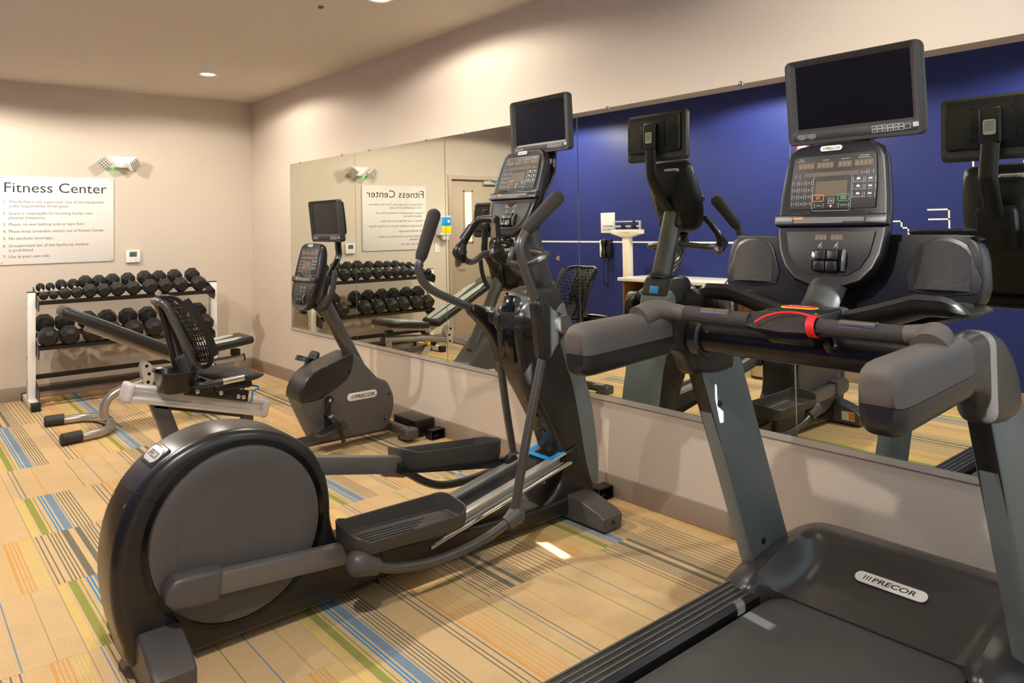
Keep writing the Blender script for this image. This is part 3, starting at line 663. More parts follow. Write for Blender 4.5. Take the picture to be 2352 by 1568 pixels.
# ramp
d = Vector((.765, 0, .165)).normalized(); n = Vector((-d.z, 0, d.x)); r0 = Vector((-1.175, EY, .135))
LR = .80
MB().obox(r0 + d * LR / 2, d, Y_, n, LR / 2, .062, .018, .004).build('ramp_plate', CHARD, ell)
for sg in (-1, 1):
    c = r0 + d * LR / 2 + Y_ * (sg * .083)
    rl = MB(); rl.obox(c + n * .024, d, Y_, n, LR / 2, .021, .0035, .0015); rl.obox(c - Y_ * sg * .018, d, Y_, n, LR / 2, .0035, .026, .001); rl.obox(c - n * .022, d, Y_, n, LR / 2, .021, .0035, .0015)
    rr = rl.build('ramp_rail', ALU, ell)
    tb = MB(); tb.tube([r0 + Y_ * (sg * .098) - n * .028 - d * .02, r0 + Y_ * (sg * .098) - n * .028 + d * LR], .013, 14); tb.build('ramp_rail_tube', CHROME, rr)
cp = MB(); cp.obox(r0 + d * (LR + .02), d, Y_, n, .045, .108, .034, .014, 3); cp.build('ramp_head', BLACKP, ell)
bm_ = MB()
for sg in (-1, 1): bm_.obox(r0 + d * (LR - .035) + n * .0295 + Y_ * (sg * .082), d, Y_, n, .055, .012, .002, .001)
bm_.obox(r0 + d * (LR - .10) + n * .0255, d, Y_, n, .012, .094, .0025, .001); bm_.build('ramp_marker', BLUEA, ell)
MB().lathe([(.016, -.03), (.016, .03)], (-1.19, Ey(-.02), .115), Y_, 14).build('ramp_pivot', ALU, ell)
# base beam
bs = MB(); bs.prismy([(-1.46, .045), (-1.46, .165), (-1.42, .172), (-1.33, .160), (-.62, .075 + .03), (-.48, .115), (-.30, .12), (-.22, .10), (-.22, .03), (-.9, .03)], Ey(-.098), Ey(.098), .02, 3); bs.build('base_beam', CHARD, ell)
MB().prismy([(-1.455, .15), (-1.455, .195), (-1.25, .172), (-1.25, .13)], Ey(-.085), Ey(.085), .012, 3).build('base_cover', GREYM, ell)
MB().prismy([(-1.26, .12), (-1.27, .195), (-1.20, .205), (-1.08, .155), (-1.06, .12)], Ey(-.075), Ey(.075), .015, 3).build('ramp_lift_cover', CHAR, ell)
# tower: dark body and lighter front cover
tw = cat2([(-.455, 1.055), (-.60, 1.062), (-.665, 1.035), (-.682, .95), (-.668, .80), (-.635, .70), (-.575, .60), (-.50, .47), (-.445, .36), (-.425, .26), (-.455, .17), (-.56, .11), (-.66, .085), (-.66, .028), (-.40, .028), (-.215, .028), (-.215, .12), (-.255, .25), (-.295, .45), (-.335, .62), (-.40, .82), (-.43, .95)], 3)
MB().prismy(tw, Ey(-.092), Ey(.092), .03, 4).build('tower_body', CHARD, ell)
fc = cat2([(-.44, 1.03), (-.47, .97), (-.425, .80), (-.355, .62), (-.315, .45), (-.275, .25), (-.235, .14), (-.19, .13), (-.185, .27), (-.215, .50), (-.27, .68), (-.345, .86), (-.395, 1.03)], 3)
MB().prismy(fc, Ey(-.096), Ey(.096), .022, 4).build('front_cover', STEELB, ell)
hd = MB(); hd.prismy(cat2([(-.40, 1.045), (-.385, 1.0), (-.44, .96), (-.54, .955), (-.62, 1.0), (-.60, 1.085), (-.53, 1.11), (-.43, 1.105)], 3), Ey(-.094), Ey(.094), .02, 3); hd.build('tower_cap', CHAR, ell)
for sg in (-1, 1):
    MB().lathe([(.085, 0), (.085, .03), (.074, .06), (.055, .085), (.044, .11), (.042, .14)], (-.60, Ey(sg * .055), .962), (0, sg, 0), 28).build('axle_housing', CHARD, ell)
# pockets on the rider side
pk = MB(); pk.obox((-.671, EY, .852), Vector((.06, 0, -1)).normalized(), Y_, Vector((-1, 0, -.06)).normalized(), .078, .045, .012, .006); pk.build('pocket', BLACKG, ell)
pk = MB(); pk.obox((-.655, EY, 1.038), Vector((.35, 0, 1)).normalized(), Y_, Vector((-1, 0, .35)).normalized(), .040, .044, .020, .01); pk.build('pocket', BLACKG, ell)
tx = MB(); tN = Vector((-.93, 0, -.36)).normalized(); tV = Vector((-.36, 0, .93)).normalized()
tx.text('EFX', .026, Vector((-.660, EY, .688)) + tN * .004, Vector((0, -1, 0)), tV, 'CENTER', shear=.15); tx.build('tower_lettering', INK, ell, smooth=False)
# ladder marks on the slanted underside
for k in range(4): MB().obox((-.56 + k * .042, EY, .585 - k * .078), Y_, Vector((.45, 0, -.89)), Vector((-.89, 0, -.45)), .03, .008, .006, .002).build('underside_slot', BLACKG, ell)
# mast, collar, badge
md = Vector((-.115, 0, .333)).normalized(); m0 = Vector((-.452, EY, 1.09))
MB().tube([m0, m0 + md * .46], .056, 24).build('mast', GUN, ell)
MB().lathe([(.066, 0), (.066, .012), (.058, .016)], m0 + md * .01, md, 24).build('mast_collar', CHAR, ell)
MB().obox((-.392, EY, 1.035), Y_, Vector((-.3, 0, 1)).normalized(), Vector((1, 0, .3)).normalized(), .03, .022, .006, .005).build('tower_badge', BLUEA, ell)
# fixed handlebar
hb = MB(); path = [(-.56, -.05, 1.285), (-.60, -.19, 1.27), (-.645, -.212, 1.265), (-.72, -.195, 1.235), (-.79, -.155, 1.24), (-.838, -.135, 1.268)]
for sg in (-1, 1): hb.tube([(x, Ey(-sg * y_), z) for x, y_, z in path], .0155, 12, 5)
fh = hb.build('fixed_handlebar', GUN, ell)
gp = MB(); arch = [(-.842, -.137, 1.275), (-.83, -.12, 1.335), (-.80, -.075, 1.415), (-.785, -.05, 1.432), (-.785, .05, 1.432), (-.80, .075, 1.415), (-.83, .12, 1.335), (-.842, .137, 1.275)]
gp.tube([(x, Ey(y_), z) for x, y_, z in arch], .0185, 12, 5); gp.build('sensor_grip', BLACKP, fh)
for sg in (-1, 1): MB().tube([(-.825, Ey(sg * .145), 1.252), (-.845, Ey(sg * .137), 1.285), (-.838, Ey(sg * .127), 1.315)], [.022, .036, .022], 14, 4, dome=True).build('thumb_knob', BLACKP, fh)
for sg in (-1, 1): MB().tube([(-.845, Ey(sg * .117), 1.343), (-.815, Ey(sg * .084), 1.405)], .0172, 10, prof=(.7, 1)).build('pulse_sensor', CHROME, fh)
MB().tube([(-.50, EY, 1.14), (-.60, EY, 1.175), (-.655, EY, 1.235), (-.635, EY, 1.30)], .014, 10, 5).build('bottle_hoop', GUN, ell)
# console, screen
console(ell, (-.690, EY, 1.352), 19)
screen(ell, (-.468, EY, 1.885), -2, arm=[(-.385, EY, 1.72), (-.40, EY, 1.64), (-.47, EY, 1.545), (-.545, EY, 1.47)])
MB().obox((-.575, EY, 1.455), Y_, Vector((-.33, 0, .94)).normalized(), Vector((.94, 0, .33)).normalized(), .07, .085, .03, .015).build('console_mount', BLACKP, ell)
# feet
ft = MB(); yy = Ey(-.335)
ft.prismx([(Ey(-.32), .012), (Ey(-.325), .07), (Ey(-.30), .088), (Ey(-.16), .125), (Ey(.16), .125), (Ey(.30), .088), (Ey(.325), .07), (Ey(.32), .012)], -.405, -.275, .012, 3); f1 = ft.build('front_foot', GREYP, ell)
ft = MB(); ft.prismx([(Ey(-.29), .014), (Ey(-.295), .085), (Ey(-.26), .112), (Ey(-.14), .155), (Ey(.14), .155), (Ey(.26), .112), (Ey(.295), .085), (Ey(.29), .014)], -2.285, -2.155, .014, 3); f2 = ft.build('rear_foot', GREYP, ell)
for x in (-.34, -2.22):
    for sg in (-1, 1): MB().lathe([(.03, 0), (.03, .012), (.02, .02)], (x, Ey(sg * .24), 0), Z_, 16).build('levelling_foot', BLACKR, ell)
for x, dd in ((-.34, .326), (-2.22, .296)):
    for sg in (-1, 1): MB().lathe([(.009, -.002), (.009, .001), (.005, .0012)], (x, Ey(sg * dd), .045), (0, sg, 0), 12).build('foot_end_hole', BLACKG, ell)
lb = MB(); lb.box(-2.1545, -2.1535, Ey(-.26), Ey(-.17), .04, .10); lb.build('rating_sticker', WHITE, f2)
MB().box(-2.1533, -2.1528, Ey(-.26), Ey(-.22), .045, .095).build('warning_sticker', ORGM, f2)
for sg in (-1, 1): MB().lathe([(.03, -.012), (.03, .012)], (-.245, Ey(sg * .20), .04), Y_, 18).build('transport_wheel', BLACKR, ell)

# ================================================================== TREADMILL
TY = -6.485
tmr = thing('treadmill', 'large black treadmill with screen, facing the mirror wall', 'exercise machine', (-1.15, TY, 0))
def Ty(d): return TY + d
XR = -2.22
fr = MB(); fr.box(XR + .04, -.12, Ty(-.30), Ty(.30), .05, .155, .01); fr.build('deck_frame', BLACKP, tmr)
MB().box(XR + .02, -.50, Ty(-.292), Ty(.292), .158, .172, .005).build('running_belt', BELT, tmr)
MB().lathe([(.034, -.30), (.034, .30)], (XR + .05, TY, .135), Y_, 20).build('rear_roller', BLACKP, tmr)
for sg in (-1, 1):
    y0, y1 = sorted((Ty(sg * .306), Ty(sg * .432)))
    rl = MB(); rl.prismx([(y0, .06), (y1, .06), (y1 - (.004 if sg > 0 else 0), .185), (y1 - .012, .198), (y0 + .012, .198), (y0 + (.004 if sg < 0 else 0), .185)], XR, -.50, .006); r = rl.build('side_rail', CHARD, tmr)
    for k in range(5):
        yy = y0 + .018 + k * (y1 - y0 - .036) / 4
        MB().box(XR + .06, -.60, yy - .0035, yy + .0035, .197, .2002, .001).build('foot_tread', GREYP, r)
    MB().box(XR - .03, XR + .06, y0 + .002, y1 - .002, .05, .192, .025, 3).build('rail_end_cap', BLACKP, tmr)
    for x in (-.35, XR + .25): MB().lathe([(.028, 0), (.028, .02), (.018, .06)], (x, Ty(sg * .25), 0), Z_, 14).build('levelling_foot', BLACKR, tmr)
# motor hood: a height field with side wings
def lerp(tab, x):
    if x <= tab[0][0]: return tab[0][1]
    for (a, va), (b, vb) in zip(tab, tab[1:]):
        if x <= b:
            t = (x - a) / (b - a); t = t * t * (3 - 2 * t) * .5 + t * .5; return va + (vb - va) * t
    return tab[-1][1]
ZC = [(-.63, .178), (-.58, .180), (-.50, .187), (-.43, .205), (-.37, .235), (-.325, .268), (-.302, .287), (-.28, .289), (-.22, .282), (-.16, .264), (-.11, .225), (-.07, .16)]
ZW = [(-.745, .203), (-.72, .225), (-.66, .252), (-.58, .272), (-.48, .285), (-.36, .292), (-.27, .290), (-.22, .283), (-.16, .264), (-.11, .225), (-.07, .16)]
R = []; nx = 26
for i in range(53):
    t = -1 + 2 * i / 52; d = t * .447; a = abs(d)
    w = max(0, min(1, (a - .245) / .08)) ** 1.7
    e = max(0, (a - .325) / .122); drop = .058 * e * e
    x0 = -.63 + (-.745 + .63) * w + .02 * e; row = []
    for k in range(nx + 1):
        x = x0 + (-.07 - x0) * k / nx
        z = lerp(ZC, x) * (1 - w) + lerp(ZW, x) * w - drop
        row.append((x, Ty(d), z))
    R.append([(row[0][0], Ty(d), .06 if a > .30 else .174)] + row + [(-.07, Ty(d), .05)])
hd = MB(); n = len(R[0]); vs = [p for r in R for p in r]; fs = []
for i in range(len(R) - 1):
    for k in range(n - 1): fs.append((i * n + k, i * n + k + 1, (i + 1) * n + k + 1, (i + 1) * n + k))
hd.add(vs, fs)
for i, flip in ((0, 0), (len(R) - 1, 1)): hd.add(R[i], [tuple(range(n))])
hood = hd.build('motor_hood', CHAR, tmr, ang=50)
bN = Vector((-.44, 0, .90)).normalized(); bV = Vector((.90, 0, .44)).normalized()
badge(hood, Vector((-.405, Ty(.02), .2185)) + bN * .004, Vector((0, -1, 0)), bV, bN, .225, .043)
# uprights
for sg in (-1, 1):
    y0, y1 = sorted((Ty(sg * .378), Ty(sg * .436)))
    up = MB(); up.prismy([(-.600, .20), (-.365, .20), (-.69, 1.0), (-.92, 1.0)], y0, y1, .008); u = up.build('upright', STEELB, tmr)
    MB().prismy([(-.6015, .22), (-.594, .22), (-.915, 1.0), (-.9225, 1.0)], y0 + .004, y1 - .004, .001).build('upright_rear_strip', BLACKP, u)
    for x, z in ((-.845, .93), (-.735, .93), (-.80, .81), (-.755, .975), (-.56, .30)):
        MB().lathe([(.011, 0), (.011, .004), (.006, .006)], (x, Ty(sg * .378), z), (0, -sg, 0), 12).build('bolt', BLACKG, u)
    # arm housing and padded top
    h0, h1 = sorted((Ty(sg * .366), Ty(sg * .456)))
    lo = cat2([(-1.12, 1.06), (-1.11, 1.005), (-1.05, 1.005), (-.985, .995), (-.945, .955), (-.925, .92), (-.80, .90), (-.71, .915), (-.705, .975), (-.745, 1.055), (-.82, 1.115), (-.90, 1.134), (-1.0, 1.132), (-1.09, 1.12)], 2)
    a = MB().prismy(lo, h0 + .004, h1 - .004, .034, 5).build('arm_housing', CHAR, tmr)
    yc_ = (h0 + h1) / 2; hw_ = (h1 - h0) / 2
    ST = [(-1.431, .50), (-1.430, .68), (-1.425, .82), (-1.414, .92), (-1.396, .98), (-1.37, 1.0), (-1.30, 1.0), (-1.20, 1.0), (-1.10, 1.0), (-1.05, .995)]
    def half(upper, grow):
        R = []
        for x, k in ST:
            zt = 1.132 + .012 * (x + 1.43) / .38; zb = .984 + .020 * (x + 1.43) / .38; zc = (zt + zb) / 2 - .008; hz = (zt - zb) / 2; sp_ = -.14
            ring = []
            for j in range(17):
                an = math.pi * j / 16 * 1.0; an = an if upper else -an
                c_, s_2 = math.cos(an), math.sin(an); c2 = abs(c_) ** .55 * (1 if c_ > 0 else -1); s2 = abs(s_2) ** .55 * (1 if s_2 > 0 else -1)
                zz = s2 * (hz if s2 > 0 else hz) * k
                ring.append((x, yc_ + c2 * hw_ * k * grow, zc + ((sp_ * hz * k if j in (0, 16) else zz) if upper else min(zz, sp_ * hz * k - .0015))))
            R.append(ring)
        return MB().rings(R)
    half(False, 1.0).build('arm_underside', CHARD, a, ang=60)
    half(True, 1.015).build('arm_pad', GRIPR, a, ang=60)
    MB().tube([(-1.16, Ty(sg * .405), 1.115), (-1.09, Ty(sg * .395), 1.135), (-1.055, Ty(sg * .355), 1.132), (-1.05, Ty(sg * .315), 1.128)], [.04, .034, .026, .0235], 16, 5).build('pad_elbow', GRIPR, a)
    MB().lathe([(.062, 0), (.062, .03), (.055, .036)], (-.93, Ty(sg * .360), 1.045), (0, -sg, 0), 28).build('crossbar_socket', CHAR, tmr)
    hbn = MB(); hbn.tube([(-1.05, Ty(sg * .315), 1.128), (-1.045, Ty(sg * .10), 1.126)], .0225, 16); hb_ = hbn.build('handlebar_grip', FOAM, tmr)
    sp = MB(); sp.tube([(-1.055, Ty(sg * .250), 1.1385), (-1.053, Ty(sg * .160), 1.1385)], .0145, 14); sp.build('pulse_sensor', CHROME, hb_)
cb = MB(); cb.tube([(-.93, Ty(-.365), 1.045), (-.93, Ty(.365), 1.045)], .046, 24); cb.build('crossbar', BLACKP, tmr)
# stop pod
po = MB(); po.rings([[(x, Ty(y), z) for x, y, z in s] for s in (
    [(-1.067, -.115, 1.118), (-1.045, -.115, 1.148), (-1.02, -.115, 1.118), (-1.045, -.115, 1.104)],
    [(-1.068, -.085, 1.112), (-1.04, -.085, 1.152), (-.90, -.085, 1.155), (-1.0, -.085, 1.085)],
    [(-1.070, 0, 1.108), (-1.04, 0, 1.155), (-.80, 0, 1.168), (-.98, 0, 1.075)],
    [(-1.068, .085, 1.112), (-1.04, .085, 1.152), (-.90, .085, 1.155), (-1.0, .085, 1.085)],
    [(-1.067, .115, 1.118), (-1.045, .115, 1.148), (-1.02, .115, 1.118), (-1.045, .115, 1.104)])]); pod = po.build('stop_pod', CHAR, tmr, ang=60)
MB().obox((-.925, TY, 1.130), X_, Y_, Z_, .095, .085, .030, .018, 3).build('pod_top', CHARD, tmr)
MB().box(-1.03, -.90, Ty(-.07), Ty(.07), 1.065, 1.11, .02, 3).build('pod_underside', BLACKP, tmr)
sO = Vector((-.945, Ty(.01), 1.1608)); 
MB().prism(rrect(.104, .042, .019, 5), sO, Vector((0, -1, 0)), X_, Z_, -.002, .001, .0005).build('stop_plate', YELM, pod)
MB().prism(rrect(.094, .032, .015, 5), sO, Vector((0, -1, 0)), X_, Z_, 0, .0035, .001).build('stop_button', REDM, pod)
MB().text('STOP', .020, sO + Vector((-.006, 0, .0038)), Vector((0, -1, 0)), X_, 'CENTER', sx=1.3, bold=.0004).build('stop_lettering', WHITE, pod, smooth=False)
# neck between pod and console
MB().tube([(-.90, TY, 1.12), (-.84, TY, 1.17), (-.78, TY, 1.24), (-.74, TY, 1.32)], [.062, .054, .060, .075], 16, 4, prof=(1, .45)).build('console_neck', mat('neck_black', (20, 19, 19), .5), tmr)
MB().tube([(-.985, Ty(-.105), 1.09), (-1.0, Ty(-.118), 1.068), (-1.03, Ty(-.12), 1.066), (-1.045, Ty(-.115), 1.085)], .009, 8, 4).build('clip_hook', BLACKP, tmr)
# red safety lanyard wound on the handlebar
lan = thing('safety_lanyard', 'red safety cord wound around the treadmill handlebar', 'cord', (-1.043, -6.575, 1.10))
co = MB(); pts = []
for k in range(0, 49):
    an = k / 48 * 4 * 2 * math.pi; pts.append((-1.047 + .0262 * math.cos(an), -6.560 - .022 * k / 48, 1.126 + .0262 * math.sin(an)))
co.tube(pts, .0034, 7); co.build('coil', REDM, lan)
en = MB(); en.tube([(-1.05, -6.562, 1.153), (-1.052, -6.53, 1.159), (-1.058, -6.49, 1.158), (-1.07, -6.45, 1.147), (-1.080, -6.42, 1.128)], .0034, 8, 5); en.build('loose_end', REDM, lan)
# accessory tray: upright back panel, shelf with a rolled lip, mesh pockets
tO, tU, tV, tN = frame((-.735, TY, 1.18), 9)
bo = [(-.372, .01), (-.378, .08), (-.368, .145), (-.345, .168), (-.305, .178), (.305, .178), (.345, .168), (.368, .145), (.378, .08), (.372, .01), (.30, -.045), (.15, -.075), (-.15, -.075), (-.30, -.045)]
tray = MB().prism(cat2(bo, 2), tO, tU, tV, tN, -.055, .010, .016, 4).build('accessory_tray', BLACKP, tmr)
R = []
for i in range(49):
    t = -1 + 2 * i / 48; d = t * .388; a = abs(t)
    e = max(0, (a - .88) / .12); k = math.sqrt(max(.02, 1 - e * e * .98))
    zl = 1.136 + .058 * min(1, max(0, (a - .20) / .50)) ** 1.1 - .010 * e; fwd = .035 * a * a
    dep = .058 - .012 * a
    sec = [(-.70, zl - .012), (-.79, zl - .012), (-.845 - fwd, zl - .008), (-.862 - fwd, zl + .014), (-.876 - fwd, zl + .016), (-.886 - fwd, zl + .004), (-.884 - fwd, zl - .016), (-.862 - fwd, zl - dep * .75), (-.80, zl - dep), (-.70, zl - dep * .9)]
    R.append([(-.70 + (x + .70) * (.80 + .20 * k), Ty(d), zl - .02 + (z - zl + .02) * k) for x, z in sec])
MB().rings(R).build('tray_shelf', BLACKP, tray, ang=45)
for sg in (-1, 1):
    pp = [(sg * x, y) for x, y in ((.205, .028), (.212, .11), (.235, .150), (.285, .166), (.335, .150), (.352, .10), (.360, .028))]
    po = cat2(pp, 2)
    MB().prism([(x + (x - sg * .285) * .10, y + (y - .095) * .08) for x, y in po], tO, tU, tV, tN, .006, .0145, .004, 3).build('pocket_rim', CHAR, tray)
    R = []
    for j in range(13):
        q = j / 12; u = sg * (.212 + .138 * q); h_ = .028; top = .118 + .042 * math.sin(math.pi * q) ** .6; dd = .016 + .020 * math.sin(math.pi * q)
        R.append([tO + tU * u + tV * h_ + tN * .010, tO + tU * u + tV * h_ + tN * dd, tO + tU * u + tV * top + tN * (.016 + (dd - .016) * .4), tO + tU * u + tV * top + tN * .010])
    MB().rings(R).build('pocket_mesh', MESHM, tray, ang=50)
    MB().lathe([(.008, 0), (.008, .003), (.003, .004)], (-.885, Ty(sg * .27), 1.168), (-1, 0, -.5), 12).build('tray_plug', BLACKG, tray)
console(tmr, (-.815, TY, 1.206), 11)
screen(tmr, (-.655, Ty(-.008), 1.775), -4, arm=[(-.555, TY, 1.60), (-.555, TY, 1.54), (-.60, TY, 1.44), (-.655, TY, 1.36)])
MB().obox((-.665, TY, 1.36), Y_, Vector((.19, 0, .98)), Vector((.98, 0, -.19)), .075, .09, .045, .02).build('console_mount', BLACKP, tmr)

# ================================================================== RECUMBENT BIKE
BY = -3.09
bk = thing('recumbent_bike', 'grey recumbent exercise bike with mesh backrest, seat and console', 'exercise machine', (-1.0, BY, 0))
def By(d): return BY + d
sp = cat2([(-.925, .355), (-.905, .438), (-.836, .508), (-.70, .558), (-.585, .592), (-.540, .580), (-.455, .49), (-.385, .415), (-.345, .40), (-.312, .375), (-.276, .30), (-.268, .23), (-.292, .14), (-.345, .075), (-.50, .068), (-.775, .075), (-.815, .10), (-.85, .17), (-.90, .28)], 3)
sh = MB().prismy(sp, By(-.105), By(.105), .032, 4).build('drive_shroud', GREYP, bk)
cv = cat2([(-.932, .350), (-.912, .440), (-.842, .515), (-.70, .566), (-.588, .600), (-.565, .585), (-.572, .52), (-.60, .455), (-.66, .41), (-.73, .375), (-.79, .345), (-.86, .335)], 3)
MB().prismy(cv, By(-.109), By(.109), .032, 4).build('upper_cover', CHARD, sh)
for sg in (-1, 1):
    badge(sh, Vector((-.507, By(sg * .106), .322)), Vector((-sg, 0, 0)), Z_, Vector((0, sg, 0)), .215, .05)
    for x, z in ((-.60, .49), (-.31, .30), (-.345, .14)):
        MB().lathe([(.007, 0), (.007, .002), (.004, .003)], (x, By(sg * .108), z), (0, sg, 0), 10).build('cover_screw', BLACKG, sh)
md = Vector((-.245, 0, .455)).normalized(); m0 = Vector((-.475, BY, .48))
MB().tube([m0, m0 + md * .60], .046, 22).build('mast', GUN, bk)
# base
bs = MB(); bs.tube([(-.26, BY, .068), (-1.62, BY, .068)], .042, 18, prof=(1, .8)); bs.build('base_tube', GUN, bk)
for x, nm, L in ((-.245, 'front_foot', .245), (-1.64, 'rear_foot', .26)):
    f = MB(); f.tube([(x, By(-L), .062), (x, By(L), .062)], .034, 16, prof=(1, 1)); fo = f.build(nm, GUN, bk)
    for sg in (-1, 1):
        MB().obox((x, By(sg * (L + .0)), .056), X_, Y_, Z_, .050, .05, .036, .018, 4).build('foot_cap', GUN, fo)
        MB().box(x - .03, x + .03, By(sg * (L - .06)) - .03, By(sg * (L - .06)) + .03, 0, .03, .004).build('foot_pad', BLACKR, fo)
    if x > -.5:
        for sg in (-1, 1): MB().lathe([(.022, -.012), (.022, .012)], (x + .045, By(sg * (L - .02)), .045), Y_, 16).build('transport_wheel', BLACKR, fo)
MB().bar((-1.59, BY, .08), (-1.72, BY, .47), .06, .09, up=X_, b=.012).build('rear_leg', GUN, bk)
MB().bar((-1.255, BY, .07), (-1.215, BY, .33), .055, .07, up=X_, b=.012).build('front_leg', GUN, bk)
# seat rail
a0 = Vector((-1.86, BY, .535)); a1 = Vector((-1.14, BY, .335)); d = (a1 - a0).normalized(); n = Vector((-d.z, 0, d.x))
if n.z < 0: n = -n
L = (a1 - a0).length; c = (a0 + a1) / 2
rl = MB(); rl.obox(c - n * .030, d, Y_, n, L / 2, .062, .016, .003); rl.obox(c + n * .004, d, Y_, n, L / 2, .045, .03, .004); rl.obox(c + n * .036, d, Y_, n, L / 2, .058, .008, .003); rail = rl.build('seat_rail', ALU, bk)
for p, s in ((a0, -1), (a1, 1)): MB().obox(p + d * (s * .012) - n * .001, d, Y_, n, .022, .068, .052, .016, 3).build('rail_end_cap', mat('cap_lilac_grey', (196, 188, 186), .45), rail)
MB().obox(c - n * .055 + d * .02, d, Y_, n, L * .34, .03, .012, .003).build('rail_under_channel', CHARD, rail)
# carriage
for sg in (-1, 1):
    pl = MB(); pl.prismy([(-1.60, .505), (-1.58, .555), (-1.46, .545), (-1.40, .505), (-1.235, .462), (-1.245, .395), (-1.60, .492)], *sorted((By(sg * .070), By(sg * .082))), .003); p = pl.build('carriage_plate', CHARD, bk)
    for x, z in ((-1.53, .50), (-1.40, .472), (-1.30, .437), (-1.27, .428)): MB().lathe([(.012, 0), (.012, .006), (.007, .008)], (x, By(sg * .082), z), (0, sg, 0), 10).build('bolt', CHROME, p)
# seat cushion
def cushion(name, x0, x1, hw, z0, th, tilt, m):
    R = []
    for i in range(15):
        t = i / 14; x = x0 + (x1 - x0) * t; e = math.sin(math.pi * min(max(t, .02), .98)) ** .5; w = hw * (.75 + .25 * math.sin(math.pi * t)) * (e ** .6); h = th * e
        zz = z0 + tilt * (t - .5); R.append([(x, By(w * math.cos(2 * math.pi * k / 20)), zz + h * math.sin(2 * math.pi * k / 20) * (1 if math.sin(2 * math.pi * k / 20) > 0 else .9) + .012 * abs(math.cos(2 * math.pi * k / 20)) ** 2) for k in range(20)])
    return MB().rings(R).build(name, m, bk, ang=80)
cushion('seat_cushion', -1.49, -1.14, .205, .555, .042, -.05, FOAM)
MB().box(-1.44, -1.22, By(-.10), By(.10), .48, .525, .015).build('seat_base', BLACKP, bk)
# mesh backrest: rim and slotted shell
bO = Vector((-1.485, BY, .64)); bt = Vector((-.205, 0, .415)); bl = bt.length; bV = bt.normalized(); bU = Vector((0, -1, 0)); bN = bV.cross(bU) * -1
if bN.x < 0: bN = -bN
hw = lambda v: .185 - .03 * (v - .25) ** 2 / .06 - (.025 if v > .40 else 0)
def bp_(u, v):
    cv_ = .05 * (u / .19) ** 2 + .03 * math.sin(math.pi * v / bl)      # wraps forward at the sides
    return bO + bU * u + bV * v + bN * (cv_ - .02)
NU, NV = 15, 17; sl = MB(); rows = []
vsx = []; fsx = []
def slat(u0, v0, u1, v1, w): 
    n_ = 4; pts = [bp_(u0 + (u1 - u0) * k / n_, v0 + (v1 - v0) * k / n_) for k in range(n_ + 1)]
    sl.tube(pts, w, 4, prof=(1, .6), up=bU)
for k in range(15):                      # vertical ribs
    u = -.165 + k * .33 / 14; slat(u * .90, .02, u * 1.0, .44, .0062)
for k in range(14):                      # staggered cross ties
    v = .03 + k * .030
    for j in range(14):
        if (j + k) % 2 == 0:
            u = -.165 + j * .33 / 14; slat(u, v, u + .0236, v, .0085)
b_ = sl.build('backrest_mesh', BLACKP, bk); b_['kind'] = 'stuff'
rim = [(.0, 0), (.10, .0), (.155, .02), (.178, .08), (.185, .20), (.180, .32), (.165, .41), (.125, .445), (.06, .455), (0, .456)]
rp = [bp_(u, v) for u, v in rim] + [bp_(-u, v) for u, v in rim[-2::-1]]
MB().tube(rp, .012, 10, 3, prof=(1, 1.2)).build('backrest_rim', BLACKP, bk)
for sg in (-1, 1):
    fl = MB(); R = []
    for k in range(9):
        v = .05 + .36 * k / 8; w0 = .185; p0 = bp_(sg * .178, v); R.append([p0, p0 + bN * .030 + bU * sg * .006, p0 + bN * .034 + bU * sg * .014, p0 - bN * .01 + bU * sg * .016])
    fl.rings(R); fl.build('backrest_wing', CHARD, bk, ang=60)
mb_ = MB(); mb_.prism(rrect(.10, .40, .03, 3), bp_(0, .22) - bN * .012, bU, bV, bN, -.004, .004); mb_.build('backrest_spine', BLACKP, bk)
# tubular frame behind the backrest
tf = MB(); tf.tube([(-1.56, By(-.09), .66), (-1.62, By(-.09), .83), (-1.69, By(-.085), .985), (-1.715, By(-.06), 1.012), (-1.72, By(0), 1.016), (-1.715, By(.06), 1.012), (-1.69, By(.085), .985), (-1.62, By(.09), .83), (-1.56, By(.09), .66)], .021, 12, 5); tf.build('backrest_frame', GUN, bk)
MB().tube([(-1.555, By(-.055), .565), (-1.60, By(-.055), .705)], .042, 16).build('backrest_post', GUN, bk)
MB().tube([(-1.60, By(.0), .55), (-1.70, By(0), .99)], .017, 10).build('backrest_stay', CHARD, bk)
# side grips
for sg in (-1, 1):
    g_ = MB(); g_.tube([(-1.59, By(sg * .10), .545), (-1.585, By(sg * .19), .56), (-1.55, By(sg * .245), .565), (-1.44, By(sg * .255), .568)], .016, 12, 5); g0 = g_.build('side_grip', CHARD, bk)
    MB().tube([(-1.45, By(sg * .255), .568), (-1.33, By(sg * .255), .576)], .0185, 14).build('pulse_sensor', CHROME, g0)
    MB().tube([(-1.332, By(sg * .255), .576), (-1.315, By(sg * .255), .577)], .0192, 14).build('grip_end', BLACKP, g0)
# storage cup
cu = [( .0, -.13), (.07, -.12), (.11, -.06), (.10, .02), (.06, .08), (.0, .13), (-.06, .12), (-.085, .05), (-.08, -.05), (-.055, -.11)]
co = cat2(cu, 3); C = Vector((-1.665, By(-.10), 0)); cupm = MB()
rr = lambda k, z: [(C.x + x * k, C.y + y * k, z) for x, y in co]
cupm.rings([rr(.74, .525), rr(.80, .53), rr(.98, .632), rr(1.10, .638), rr(1.08, .643), rr(.95, .636), rr(.72, .54)]); cupm.build('storage_cup', BLACKP, bk)
lv = MB(); lv.tube([(-1.235, By(-.075), .385), (-1.222, By(-.08), .395), (-1.212, By(-.08), .455), (-1.175, By(-.075), .462), (-1.17, By(-.05), .470), (-1.20, By(-.02), .478), (-1.235, By(0), .475), (-1.24, By(.02), .41)], .0055, 8); lv.build('adjust_lever', BLUEA, bk)
